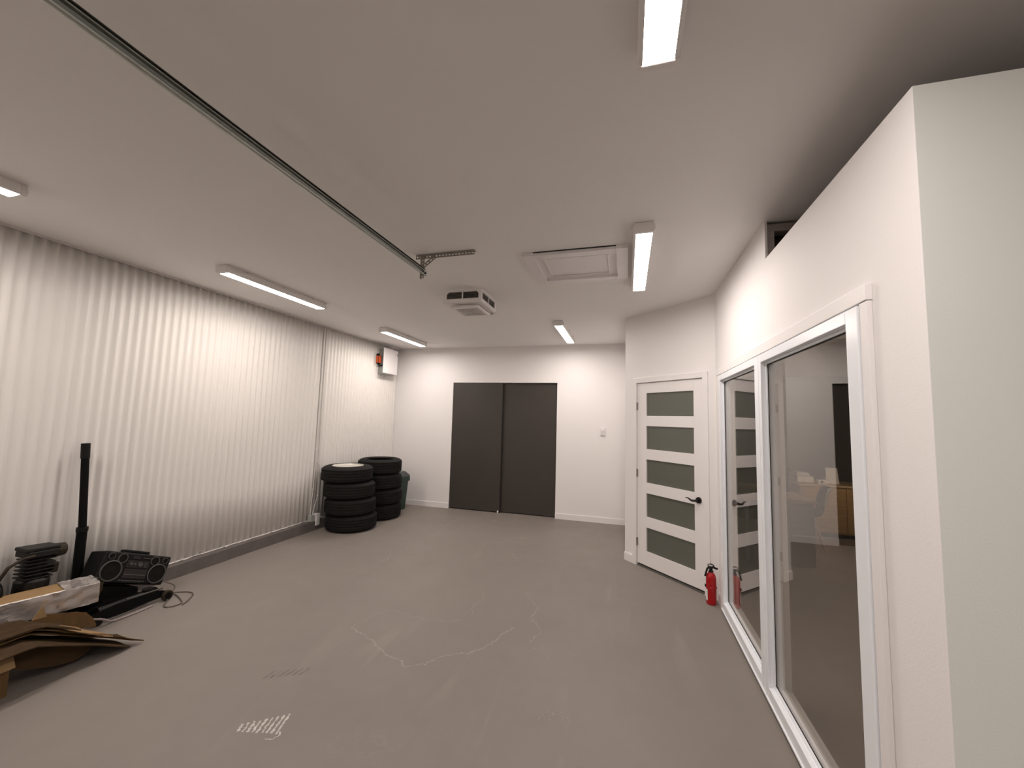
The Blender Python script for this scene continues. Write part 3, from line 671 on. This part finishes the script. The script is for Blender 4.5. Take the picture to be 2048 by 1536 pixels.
# ================================================================== THERMOSTAT, EXTINGUISHER
th = thing('thermostat', (-0.373, YB, 1.375), 'small white wall thermostat with a round dial', 'thermostat')
MB().box(-0.411, -0.335, YB-0.024, YB, 1.375, 1.500).build('case', M_TRIM, th, bevel=0.005, seg=3)
MB().cyl((-0.373, YB-0.024, 1.455), (-0.373, YB-0.040, 1.455), 0.025, 0.022, 24).build('dial', M_TRIM, th, bevel=0.002)
MB().box(-0.395, -0.351, YB-0.0255, YB-0.0235, 1.388, 1.396).build('scale', M_GREYBOX, th)

ex, ey = 0.735, 4.098
fe = thing('fire_extinguisher', (ex, ey, 0), 'small red fire extinguisher standing beside the five-pane door', 'fire extinguisher')
ME = T(ex, ey, 0)
MB().lathe([(0.034, 0.0), (0.041, 0.004), (0.0425, 0.02), (0.0425, 0.215), (0.040, 0.238), (0.033, 0.257), (0.022, 0.270), (0.020, 0.275)], 32, ME).build('cylinder', M_RED, fe, smooth=40)
MB().lathe([(0.020, 0.270), (0.021, 0.285), (0.014, 0.292), (0.014, 0.315), (0.0, 0.318)], 20, ME).build('valve', M_BLACK, fe, smooth=40)
MB().tube([(ex-0.01, ey, 0.312), (ex+0.02, ey, 0.318), (ex+0.042, ey-0.002, 0.309), (ex+0.056, ey-0.003, 0.309)], [0.009, 0.010, 0.009, 0.008], 10).build('nozzle', M_BLACK, fe, smooth=40)
MB().tube([(ex-0.004, ey-0.004, 0.322), (ex-0.03, ey-0.006, 0.305), (ex-0.042, ey-0.008, 0.27), (ex-0.050, ey-0.008, 0.236)], [0.008, 0.009, 0.008, 0.008], 8).build('lever', M_BLACK, fe, smooth=40)
MB().tube([(ex-0.022, ey-0.004, 0.318), (ex-0.024, ey-0.004, 0.342), (ex+0.0, ey-0.004, 0.345), (ex+0.022, ey-0.003, 0.336), (ex+0.03, ey-0.003, 0.316)], 0.005, 8).build('carry_handle', M_BLACK, fe, smooth=40)
MB().tube([(ex-0.034, ey-0.012, 0.343), (ex-0.022, ey-0.014, 0.348), (ex-0.012, ey-0.014, 0.340)], 0.002, 6).build('pin_ring', M_ALLOY, fe)
MB().lathe([(0.0428, 0.135), (0.0446, 0.137), (0.0446, 0.149), (0.0428, 0.151)], 32, ME).build('strap', M_RED, fe, smooth=40)
MB().box(ex-0.052, ex-0.040, ey-0.008, ey+0.008, 0.142, 0.165).box(ex+0.040, ex+0.048, ey-0.008, ey+0.008, 0.136, 0.152).each('clasp', M_BLACK, fe, bevel=0.002)
lb = []; lf = []
for i in range(9):
    t = math.radians(178 + 40*i/8); lb += [(ex+0.0432*math.cos(t), ey+0.0432*math.sin(t), 0.035), (ex+0.0432*math.cos(t), ey+0.0432*math.sin(t), 0.130)]
lf = [(2*i, 2*i+2, 2*i+3, 2*i+1) for i in range(8)]
MB().add(lb, lf).build('label_sticker', M_LABEL, fe, smooth=60)

# ================================================================== LEFT PILE
# boombox, lying tilted on a black case
MBX = T(-3.86, 2.425, 0.292) @ rot('X', -22.5) @ rot('Y', -8) @ rot('Z', 90)       # local x along +y of the room, local y points away from the front
bb = thing('boombox', None, 'black boombox stereo lying tilted beside the curb', 'boombox', M=MBX)
bwid, bh, bd = 0.52, 0.222, 0.17
prof = [(-bwid/2, -bh/2), (bwid/2, -bh/2), (bwid/2, bh/2), (-bwid/2, bh/2)]
MB().box(-bwid/2, bwid/2, 0.0, bd, -bh/2, bh/2, MBX).build('case', M_BLACK, bb, bevel=0.012, seg=3)
for s in (-1, 1):
    so = MB().lathe([(0.076, 0.0), (0.076, 0.007), (0.069, 0.009), (0.066, 0.004), (0.066, 0.0)], 36, MBX @ T(s*0.178, 0, -0.028) @ rot('X', 90)).build('speaker_ring', M_CHROMEG, bb, smooth=40)
    MB().lathe([(0.066, 0.003), (0.04, 0.001), (0.02, 0.005), (0.0, 0.006)], 30, MBX @ T(s*0.178, 0, -0.028) @ rot('X', 90)).build('speaker_cone', M_CONE, so, smooth=40)
    for (xx, zz_, rr) in ((0.128, 0.066, 0.036), (0.212, 0.076, 0.024)):
        so = MB().lathe([(rr, 0.0), (rr, 0.006), (rr*0.86, 0.007), (rr*0.84, 0.002), (rr*0.8, 0)], 28, MBX @ T(s*xx, 0, zz_) @ rot('X', 90)).build('tweeter_ring', M_CHROMEG, bb, smooth=40)
        MB().lathe([(rr*0.83, 0.002), (0.0, 0.004)], 20, MBX @ T(s*xx, 0, zz_) @ rot('X', 90)).build('tweeter_cone', M_CONE, so, smooth=40)
MB().box(-0.085, 0.095, -0.006, 0, -0.075, -0.005, MBX).build('cassette_deck', M_PANEL, bb, bevel=0.003)
MB().box(-0.078, 0.088, -0.010, -0.005, -0.050, -0.043, MBX).build('deck_trim', M_CHROMEG, bb)
MB().box(-0.085, 0.090, -0.005, 0, 0.004, 0.056, MBX).build('control_panel', M_PANEL, bb, bevel=0.002)
for (xx, zz_, rr) in ((-0.055, 0.03, 0.012), (-0.028, 0.03, 0.009), (0.015, 0.03, 0.017)):
    MB().cyl((xx, -0.004, zz_), (xx, -0.016, zz_), rr, rr*0.9, 16, M=MBX).build('knob', M_CHROMEG, bb)
for k in range(3): MB().box(0.048, 0.068, -0.009, -0.004, 0.012+k*0.013, 0.018+k*0.013, MBX).build('button', M_CHROMEG, bb)
MB().box(-0.055, 0.0, -0.004, 0, 0.072, 0.092, MBX).build('display', M_PANEL, bb)
MB().box(0.025, 0.095, -0.004, 0, 0.078, 0.083, MBX).build('tuner_strip', M_CHROMEG, bb)
MB().box(-0.10, 0.10, -0.003, 0, -0.092, -0.086, MBX).build('key_strip', M_CHROMEG, bb)
for k in range(6): MB().box(-0.07+k*0.024, -0.052+k*0.024, -0.008, -0.002, -0.103, -0.095, MBX).build('key', M_PANEL, bb)
hd = MB().box(-0.12, 0.085, 0.03, 0.075, bh/2+0.006, bh/2+0.024, MBX).box(-0.12, -0.105, 0.03, 0.075, bh/2-0.004, bh/2+0.01, MBX).box(0.07, 0.085, 0.03, 0.075, bh/2-0.004, bh/2+0.01, MBX)
hd.build('handle', M_BLACK, bb, bevel=0.005)

cs = thing('speaker_wedge', (-4.0, 2.30, 0), 'slanted black speaker cabinet under the boombox', 'speaker')
MWg = Matrix(((0, 0, 1, 0), (1, 0, 0, 0), (0, 1, 0, 0), (0, 0, 0, 1)))           # profile (y, z) swept along x
MB().prism([(2.215, 0), (2.47, 0), (2.47, 0.128), (2.262, 0.214), (2.215, 0.214)], -4.100, -3.880, MWg).build('cabinet_shell', M_BLACKM, cs, bevel=0.006)
MB().box(-3.880, -3.872, 2.23, 2.45, 0.015, 0.115).build('grille_cloth', M_CONE, cs)

# trolley jack lying along the wall
fj = thing('floor_jack', (-3.80, 2.35, 0), 'black low trolley jack with a round front wheel beside the boombox', 'jack')
MJ = T(-3.800, 2.36, 0) @ rot('Z', 90)          # local x along the room
for s in (-1, 1):
    MB().prism([(-0.26, 0.025), (0.24, 0.030), (0.26, 0.055), (0.20, 0.085), (-0.10, 0.105), (-0.26, 0.085)], s*0.055-0.004, s*0.055+0.004, MJ @ rot('X', 90)).build('side_plate', M_BLACKM, fj)
MB().cyl((-0.2, 0, 0.075), (0.10, 0, 0.075), 0.030, n=16, M=MJ).build('hydraulic_ram', M_IRON, fj, smooth=40)
MB().tube([(-0.05, -0.052, 0.112), (0.08, -0.05, 0.104), (0.215, -0.04, 0.094)], 0.007, 8, M=MJ).build('lift_arm', M_CHROMEG, fj, smooth=40)
for s in (-1, 1):
    wv = MB().lathe([(0.006, -0.016), (0.036, -0.016), (0.040, -0.012), (0.040, 0.012), (0.036, 0.016), (0.006, 0.016)], 24, MJ @ T(0.225, s*0.085, 0.040) @ rot('X', 90)).build('front_wheel', M_BRASS if s < 0 else M_IRON, fj, smooth=40)
    MB().lathe([(0.0, 0.018), (0.024, 0.018), (0.026, 0.0158)], 20, MJ @ T(0.225, s*0.085, 0.040) @ rot('X', 90)).build('wheel_hub', M_BLACKM, wv, smooth=40)
    MB().lathe([(0.0, -0.012), (0.026, -0.012), (0.03, 0.0), (0.026, 0.012), (0.0, 0.012)], 16, MJ @ T(-0.23, s*0.075, 0.030) @ rot('X', 90)).build('rear_castor', M_IRON, fj, smooth=40)
MB().cyl((0.225, -0.10, 0.040), (0.225, 0.10, 0.040), 0.008, n=8, M=MJ).build('axle', M_IRON, fj)
MB().lathe([(0.0, 0.10), (0.035, 0.10), (0.04, 0.118), (0.03, 0.118), (0.0, 0.108)], 20, MJ @ T(0.13, 0, 0)).build('saddle', M_IRON, fj, smooth=40)

def floor_cable(pts, r, m, lab):
    sm = []; P = [Vector(p) for p in pts]
    for i in range(len(P)-1):
        p0, p1, p2, p3 = P[max(i-1, 0)], P[i], P[i+1], P[min(i+2, len(P)-1)]
        for k in range(6):
            t = k/6; sm.append(0.5*((2*p1) + (p2-p0)*t + (2*p0-5*p1+4*p2-p3)*t*t + (3*p1-p0-3*p2+p3)*t**3))
    sm.append(P[-1])
    for v in sm: v.z = max(v.z, r)
    o = MB().tube(sm, r, 8).build('floor_cable', m, smooth=60); return tag(origin_to_base(o), lab, 'cable')
floor_cable([(-3.85, 2.66, 0.10), (-3.83, 2.72, 0.05), (-3.796, 2.689, 0.005), (-3.70, 2.66, 0.005), (-3.597, 2.617, 0.005), (-3.537, 2.58, 0.005), (-3.54, 2.51, 0.008), (-3.602, 2.492, 0.006), (-3.698, 2.581, 0.009), (-3.786, 2.675, 0.012), (-3.762, 2.723, 0.006), (-3.684, 2.751, 0.005), (-3.61, 2.724, 0.005), (-3.529, 2.622, 0.009), (-3.50, 2.56, 0.005)], 0.0045, M_CABLEG, 'thin dark cable looped on the floor in front of the boombox')
floor_cable([(-3.70, 2.00, 0.10), (-3.69, 2.06, 0.085), (-3.685, 2.14, 0.05), (-3.69, 2.20, 0.012), (-3.685, 2.30, 0.007), (-3.69, 2.40, 0.007), (-3.70, 2.47, 0.007)], 0.007, M_CABLEP, 'pale mauve cable hanging from the wrapped package to the floor')

# telescopic black pole leaning at the wall
pl = thing('telescopic_pole', (-4.095, 2.16, 0), 'tall black telescopic pole standing against the corrugated wall', 'pole')
MB().cyl((-4.085, 2.172, 0.0), (-4.090, 2.172, 0.645), 0.031, n=20).build('lower_tube', M_BLACKM, pl, smooth=40)
MB().cyl((-4.090, 2.172, 0.630), (-4.090, 2.172, 0.662), 0.035, n=20).build('clamp_collar', M_BLACK, pl, smooth=40)
MB().cyl((-4.090, 2.172, 0.655), (-4.112, 2.150, 1.205), 0.024, n=20).build('upper_tube', M_BLACKM, pl, smooth=40)
MB().cyl((-4.112, 2.150, 1.195), (-4.117, 2.146, 1.312), 0.0275, n=20).build('top_sleeve', M_BLACK, pl, smooth=40)

# piston air compressor, its finned pump showing above the package
cpx, cpy = -3.95, 1.80
co = thing('air_compressor', (cpx, cpy, 0), 'black piston air compressor with finned cylinder behind the package', 'air compressor')
MB().lathe([(0.0, -0.24), (0.06, -0.235), (0.105, -0.21), (0.118, -0.17), (0.118, 0.17), (0.105, 0.21), (0.06, 0.235), (0.0, 0.24)], 28, T(cpx-0.02, cpy-0.12, 0.165) @ rot('X', 90)).build('tank', M_BLACK, co, smooth=50)
for s in (-1, 1): MB().box(cpx-0.12, cpx+0.08, cpy-0.12+s*0.16-0.015, cpy-0.12+s*0.16+0.015, 0, 0.08).build('foot', M_BLACKM, co)
MB().box(cpx-0.10, cpx+0.09, cpy-0.30, cpy+0.12, 0.278, 0.292).build('mount_plate', M_BLACKM, co)
MP = T(cpx, cpy+0.03, 0) @ rot('X', -4)
MB().lathe([(0.075, 0.285), (0.085, 0.30), (0.085, 0.40), (0.070, 0.415), (0.0, 0.415)], 20, MP).build('crankcase', M_IRON, co, smooth=40)
MB().cyl((0.0, 0, 0.40), (0.0, 0, 0.565), 0.045, n=20, M=MP).build('cylinder_barrel', M_IRON, co, smooth=40)
for k in range(6):
    z = 0.418+0.024*k
    MB().box(-0.068, 0.068, -0.072, 0.072, z, z+0.008, MP).build('cooling_fin', M_IRON, co, bevel=0.003)
MB().box(-0.074, 0.074, -0.080, 0.080, 0.560, 0.600, MP).box(-0.070, 0.070, -0.09, 0.085, 0.600, 0.625, MP).build('cylinder_head', M_IRON, co, bevel=0.007, seg=3)
MB().cyl((0.02, 0.070, 0.580), (0.02, 0.130, 0.580), 0.050, 0.046, 8, M=MP).build('air_filter', M_BRASS, co, bevel=0.008)
MB().cyl((0.02, 0.130, 0.580), (0.02, 0.138, 0.580), 0.022, 0.018, 14, M=MP).build('filter_nut', M_BRASS, co)
MB().tube([(0.075, -0.05, 0.575), (0.085, -0.11, 0.57), (0.085, -0.17, 0.53), (0.07, -0.20, 0.44), (0.05, -0.20, 0.34), (0.03, -0.19, 0.28)], 0.010, 8, M=MP).build('discharge_pipe', M_BRASS, co, smooth=50)
MB().lathe([(0.0, -0.09), (0.065, -0.09), (0.075, -0.08), (0.075, 0.08), (0.065, 0.09), (0.0, 0.09)], 22, T(cpx, cpy-0.19, 0.375) @ rot('X', 90)).build('motor', M_BLACK, co, smooth=40)
MB().box(-0.03, 0.05, 0.072, 0.105, 0.43, 0.50, MP).build('valve_block', M_BRASS, co, bevel=0.008)

# long flat package in clear wrap
def hexa(mb, P): return mb.add(P, [(0, 3, 2, 1), (4, 5, 6, 7), (0, 1, 5, 4), (1, 2, 6, 5), (2, 3, 7, 6), (3, 0, 4, 7)])
pa = Vector((-3.610, 2.040)); pd = Vector((-3.62+3.735, 2.04-1.615)).normalized()      # right end, direction along the room
pn = Vector((pd.y, -pd.x))                                                            # towards the room
PKM = Matrix(((pd.x, -pn.x, 0, pa.x), (pd.y, -pn.y, 0, pa.y), (0, 0, 1, 0.222), (0, 0, 0, 1)))  # local x along, local y away from the room
pk = thing('wrapped_package', None, 'long flat cardboard package in shiny clear wrap on the pile', 'package', M=PKM)
MB().box(-1.15, 0.0, 0.0, 0.20, 0.0, 0.135, PKM).build('carton', M_CARDL, pk, bevel=0.004)
# crinkled wrap over the front, the right end and part of the top
def wrap(name, m, f, nu, nv, amp, seed):
    random.seed(seed); vs = []; fs = []
    for i in range(nu+1):
        for j in range(nv+1):
            p, nrm = f(i/nu, j/nv); vs.append(PKM @ (Vector(p) + Vector(nrm)*(0.002+random.uniform(0, amp))))
    for i in range(nu):
        for j in range(nv): fs.append((i*(nv+1)+j, (i+1)*(nv+1)+j, (i+1)*(nv+1)+j+1, i*(nv+1)+j+1))
    return MB().add(vs, fs).build(name, m, pk, smooth=35)
wrap('clear_wrap', M_PLASTIC, lambda u, v: ((-1.15+1.16*u, -0.002, 0.004+0.133*v), (0, -1, 0)), 46, 7, 0.016, 3)
wrap('clear_wrap', M_PLASTIC, lambda u, v: ((-0.16+0.17*u, 0.0+0.20*v, 0.136), (0, 0, 1)), 12, 10, 0.006, 4)
wrap('wrap_edge_fold', M_LABEL, lambda u, v: ((-1.15+1.16*u, -0.004+0.012*v, 0.136-0.012*(1-v)), (0, -0.7, 0.7)), 60, 2, 0.003, 5)
wrap('wrap_end_bunch', M_SILVER, lambda u, v: ((0.004+0.02*u, 0.0+0.19*v, 0.02+0.115*(0.5+0.5*math.sin(9*v+2*u))), (1, 0, 0)), 3, 16, 0.014, 6)
random.seed(11)

# flattened cardboard cartons
def board(name, outline, plane, th, m, lab, bend=0.0, grp='flattened cartons in the pile'):
    """outline in x,y; plane(x,y) gives the height of the under side; edges ragged"""
    pts = []
    for a, b in zip(outline, outline[1:]+outline[:1]):
        k = max(1, int(math.hypot(b[0]-a[0], b[1]-a[1])/0.05))
        for i in range(k):
            t = i/k; pts.append((a[0]+(b[0]-a[0])*t+random.uniform(-.005, .005), a[1]+(b[1]-a[1])*t+random.uniform(-.005, .005)))
    n = len(pts)
    cx, cy = sum(p[0] for p in pts)/n, sum(p[1] for p in pts)/n
    vs = []
    rings = (1.0, 0.66, 0.33)
    for dz in (0, th):
        for r_ in rings:
            for p in pts:
                x, y = cx+(p[0]-cx)*r_, cy+(p[1]-cy)*r_; vs.append((x, y, plane(x, y)+dz+bend*(1-r_)+(random.uniform(-.004, .004) if r_ < 1 else 0)))
        vs.append((cx, cy, plane(cx, cy)+dz+bend))
    S = 3*n+1; fs = []
    for q in range(2):
        b = q*S
        for k in range(2):
            for i in range(n):
                j = (i+1) % n; f = (b+k*n+i, b+k*n+j, b+(k+1)*n+j, b+(k+1)*n+i); fs.append(f if q else f[::-1])
        for i in range(n):
            j = (i+1) % n; f = (b+2*n+i, b+2*n+j, b+3*n); fs.append(f if q else f[::-1])
    for i in range(n):
        j = (i+1) % n; fs.append((i, j, S+j, S+i) if True else None)
    o = MB().add(vs, fs).build(name, m); tag(origin_to_base(o), lab, 'cardboard', grp); return o
def pb(z0, top, slope=0.5):
    return lambda x, y: min(z0 + slope*(2.03-y), top) + 0.004*math.sin(23*x+17*y)
board('flattened_carton', [(-3.19, 2.02), (-3.18, 1.92), (-3.20, 1.80), (-3.22, 1.66), (-3.17, 1.45), (-3.17, 1.2), (-3.55, 1.2), (-3.57, 1.7), (-3.52, 1.96), (-3.40, 2.02)], pb(0.006, 0.246), 0.006, M_CARDSH, 'lowest flattened brown carton with a ragged end on the floor')  # shade-darkened board, since its upper face came out too bright
board('flattened_carton', [(-3.17, 2.085), (-3.25, 1.97), (-3.32, 1.90), (-3.36, 1.60), (-3.36, 1.25), (-3.56, 1.25), (-3.57, 1.8), (-3.48, 1.98)], pb(0.044, 0.262), 0.006, M_CARD, 'flattened carton whose long tip points at the open floor')
board('flattened_carton', [(-3.24, 1.90), (-3.26, 1.83), (-3.34, 1.79), (-3.37, 1.5), (-3.38, 1.25), (-3.56, 1.25), (-3.57, 1.75), (-3.50, 1.85), (-3.36, 1.915)], pb(0.068, 0.276), 0.006, M_CARDL, 'flattened carton with its pale inner side up')
board('flattened_carton', [(-3.27, 1.79), (-3.31, 1.70), (-3.34, 1.55), (-3.37, 1.25), (-3.56, 1.25), (-3.57, 1.65), (-3.47, 1.78)], pb(0.090, 0.290), 0.006, M_CARDSH, 'dark flattened carton with a crumpled lip on the pile')
board('flattened_carton', [(-3.21, 2.00), (-3.27, 1.93), (-3.31, 1.93), (-3.30, 2.00)], pb(0.062, 0.29, 0.35), 0.005, M_CARDSH, 'small dark torn carton corner near the long tip')
def curled(name, pts2, x0, lean, th, m, lab):
    """stiff flap standing on edge: outline in (y,z), leaning by 'lean' per metre of height"""
    vs = []
    for dx in (0, -th):
        for y, z in pts2: vs.append((x0 + dx + lean*(z-0.1), y, z))
    n = len(pts2); fs = [tuple(range(n)), tuple(range(2*n-1, n-1, -1))] + [(i, n+i, n+(i+1) % n, (i+1) % n) for i in range(n)]
    o = MB().add(vs, fs).build(name, m); return tag(origin_to_base(o), lab, 'cardboard', 'flattened cartons in the pile')
curled('carton_flap', [(1.712, 0.249), (1.78, 0.258), (1.873, 0.226), (1.934, 0.207), (1.984, 0.182), (2.023, 0.131), (2.045, 0.077), (2.042, 0.061), (1.908, 0.102), (1.744, 0.169)], -3.588, -0.05, 0.007, M_CARD, 'upright brown carton flap with a rounded wavy end')
curled('carton_flap', [(1.52, 0.238), (1.55, 0.236), (1.60, 0.211), (1.70, 0.161), (1.80, 0.111), (1.858, 0.082), (1.862, 0.060), (1.823, 0.036), (1.78, 0.028), (1.68, 0.050), (1.593, 0.085), (1.52, 0.12)], -3.30, -0.15, 0.007, M_CARDSH, 'long carton side, shade in its colour, hanging over the pile edge')  # its dark tone is shade put into the colour
curled('carton_flap', [(1.655, 0.297), (1.72, 0.292), (1.70, 0.365)], -3.45, -0.1, 0.005, M_CARDL, 'small triangular tan flap sticking up before the package')
for (pts_, lab) in (([(-3.255, 1.90), (-3.25, 1.99), (-3.275, 1.99), (-3.28, 1.90)], 'torn pale paper strip near the carton tip'),
                    ([(-3.34, 1.72), (-3.30, 1.80), (-3.32, 1.81), (-3.36, 1.73)], 'torn pale paper strip on the dark carton')):
    board('paper_strip', pts_, pb(0.052 if 'tip' in lab else 0.098, 0.30), 0.003, M_CARDL, lab, grp='paper scraps on the pile')
# open box at the frame edge that carries the flattened cartons
ob = thing('cardboard_box', (-3.42, 1.33, 0), 'brown cardboard box at the photo edge carrying the flattened cartons', 'box')
MO = T(-3.42, 1.33, 0) @ rot('Z', 3)
t_ = 0.006
MB().box(-0.15, 0.15, -0.16, 0.16, 0, t_, MO).build('box_bottom', M_CARD, ob)
for (a, b, c, d) in ((-0.15, -0.15+t_, -0.16, 0.16), (0.15-t_, 0.15, -0.16, 0.16), (-0.15+t_, 0.15-t_, -0.16, -0.16+t_), (-0.15+t_, 0.15-t_, 0.16-t_, 0.16)):
    MB().box(a, b, c, d, t_, 0.238, MO).build('box_side', M_CARD, ob)
MB().box(0, 0.085, -0.16, 0.16, -t_/2, t_/2, MO @ T(0.153, 0, 0.232) @ rot('Y', 62)).build('box_flap', M_CARDL, ob)
sc_ = thing('carton_block', (-3.74, 1.5, 0), 'plain carton hidden under the wrapped package', 'box')
MB().box(-3.875, -3.640, 1.15, 1.72, 0, 0.219).build('carton_body', M_CARDSH, sc_, bevel=0.004)

# ================================================================== OFFICE BEHIND THE GLASS
dk = thing('office_desk', (1.75, 6.2, 0), 'pale wood desk behind the window glass', 'desk')
MB().box(1.80, 2.09, 5.52, 6.05, 0.0, 0.715).build('pedestal', M_BLACKM, dk, bevel=0.003)
for z in (0.48, 0.25): MB().box(1.81, 2.08, 5.512, 5.52, z, z+0.20).build('drawer_front', M_BLACK, dk, bevel=0.002)
MB().box(1.35, 2.12, 5.50, 6.80, 0.715, 0.745).build('desktop', M_WOODT, dk, bevel=0.003)
for x in (1.40,):
    for y in (5.56, 6.72): MB().box(x-0.02, x+0.02, y-0.02, y+0.02, 0, 0.715).build('leg', M_GREYBOX, dk)
mn = thing('monitor', (1.93, 6.0, 0.745), 'dark screen standing on the pale desk seen edge-on', 'monitor')
MB().box(1.90, 1.925, 5.72, 6.28, 0.80, 1.10).build('screen', M_BLACK, mn, bevel=0.004)
MB().box(1.87, 1.93, 5.96, 6.04, 0.75, 0.86).build('stand', M_GREYBOX, mn)
MB().box(1.83, 2.02, 5.90, 6.10, 0.745, 0.757).build('base', M_GREYBOX, mn, bevel=0.003)
for i, (x, y, a) in enumerate(((1.70, 5.72, 0.2), (1.72, 5.74, -0.3))):
    o = MB().box(-0.10, 0.10, -0.14, 0.14, 0, 0.012, T(x, y, 0.7455+0.0125*i) @ Matrix.Rotation(a, 4, 'Z')).build('paper_stack', M_LABEL)
    tag(origin_to_base(o), ['lower stack of white papers on the pale desk', 'upper stack of white papers on the pale desk'][i], 'papers', 'papers on the pale desk')
cr = thing('credenza', (3.1, 7.3, 0), 'brown wooden sideboard deep in the office behind the chair', 'sideboard')
MB().box(2.50, 4.2, 7.05, 7.55, 0.06, 0.735).build('carcass', M_WOOD, cr)
MB().box(2.46, 4.24, 7.00, 7.58, 0.735, 0.765).build('sideboard_top', M_WOODT, cr, bevel=0.003)
MB().box(2.54, 4.16, 7.09, 7.53, 0, 0.06).build('plinth', M_BLACKM, cr)
for x0_ in (2.51, 3.075, 3.64): MB().box(x0_, x0_+0.55, 7.035, 7.05, 0.08, 0.72).build('door_front', M_WOOD, cr, bevel=0.002)
pr_ = thing('desk_printer', (2.62, 7.25, 0.765), 'small white printer on the end of the sideboard', 'printer')
MB().box(2.50, 2.72, 7.15, 7.45, 0.765, 0.86).build('printer_body', M_LABEL, pr_, bevel=0.015, seg=3)
frustum(MB(), 2.61, 7.32, 0.10, 0.10, 0.07, 0.07, 0.86, 0.91).build('scanner_lid', M_LABEL, pr_, bevel=0.01)
rd = thing('desk_radio', (2.80, 7.15, 0.765), 'low white device with a dark round dial on the sideboard', 'device')
MB().box(2.745, 2.885, 7.08, 7.18, 0.765, 0.825).build('radio_body', M_LABEL, rd, bevel=0.006)
MB().cyl((2.79, 7.08, 0.795), (2.79, 7.074, 0.795), 0.02, n=18).build('radio_dial', M_BLACK, rd)
cdst = thing('desk_sign', (2.97, 7.2, 0.765), 'tall cream panel leaning on the sideboard', 'panel')
MB().prism([(-0.085, 0), (0.085, 0), (0.075, 0.235), (-0.075, 0.235)], -0.006, 0.006, T(2.975, 7.20, 0.765) @ rot('X', 82)).build('panel', M_LABEL, cdst, bevel=0.002)
MB().box(2.955, 2.995, 7.19, 7.25, 0.765, 0.80).build('panel_foot', M_LABEL, cdst)

# moulded shell chair facing the desk (towards -x)
ch = thing('shell_chair', (2.27, 6.33, 0), 'grey moulded shell chair on pale wooden legs behind the glass', 'chair')
CM = T(2.27, 6.33, 0) @ rot('Z', -12)
side = [(-0.24, 0.435), (-0.20, 0.455), (-0.10, 0.44), (0.02, 0.428), (0.10, 0.432), (0.165, 0.465), (0.20, 0.53), (0.225, 0.62), (0.255, 0.71), (0.285, 0.79), (0.30, 0.825)]
half = [0.17, 0.205, 0.22, 0.225, 0.225, 0.225, 0.22, 0.215, 0.205, 0.18, 0.13]
cv = []; cf = []; nv = 10
for (x, z), hw in zip(side, half):
    for j in range(nv+1):
        u = -1+2*j/nv; lift = 0.05*abs(u)**3
        back = max(0, min(1, (z-0.45)/0.2))
        cv.append((x - lift*back*1.2, hw*u, z + lift*(1-back)*0.9))
for i in range(len(side)-1):
    for j in range(nv): cf.append((i*(nv+1)+j, (i+1)*(nv+1)+j, (i+1)*(nv+1)+j+1, i*(nv+1)+j+1))
so = MB().add(cv, cf, CM).build('seat_shell', M_SHELL, ch, smooth=60)
sd = so.modifiers.new('thick', 'SOLIDIFY'); sd.thickness = 0.008
for sx in (-1, 1):
    for sy in (-1, 1):
        MB().cyl((sx*0.10, sy*0.09, 0.425), (sx*0.20, sy*0.205, 0.0), 0.016, 0.010, 12, M=CM).build('leg', M_WOODT, ch, smooth=40)
MB().tube([(-0.13, -0.13, 0.30), (0.13, 0.13, 0.30)], 0.005, 6, M=CM).tube([(-0.13, 0.13, 0.30), (0.13, -0.13, 0.30)], 0.005, 6, M=CM).each('brace_wire', M_BLACKM, ch)

# added unseen lamp round the corner, put in to brighten the sideboard, the chair and the desk
fl = thing('added_office_lamp', (3.08, 5.88, 0), 'added unseen floor lamp with dark shade deep in the office', 'lamp')
MFL = T(3.08, 5.88, 0)
MB().lathe([(0.0, 0.0), (0.13, 0.0), (0.13, 0.012), (0.015, 0.022), (0.0, 0.022)], 28, MFL).build('lamp_base', M_BLACKM, fl, smooth=40)
MB().cyl((0, 0, 0.02), (0, 0, 1.22), 0.011, n=12, M=MFL).build('pole', M_BLACKM, fl, smooth=40)
MB().lathe([(0.0, 1.385), (0.045, 1.385), (0.135, 1.285), (0.132, 1.283), (0.043, 1.378), (0.0, 1.378)], 32, MFL).build('lamp_shade', M_BLACKM, fl, smooth=40)
MB().lathe([(0.0, 1.222), (0.025, 1.228), (0.042, 1.255), (0.040, 1.285), (0.022, 1.325), (0.0, 1.335)], 24, MFL).build('bulb', emit('lit bulb', (1.0, 0.82, 0.62), 210.0), fl, smooth=50)
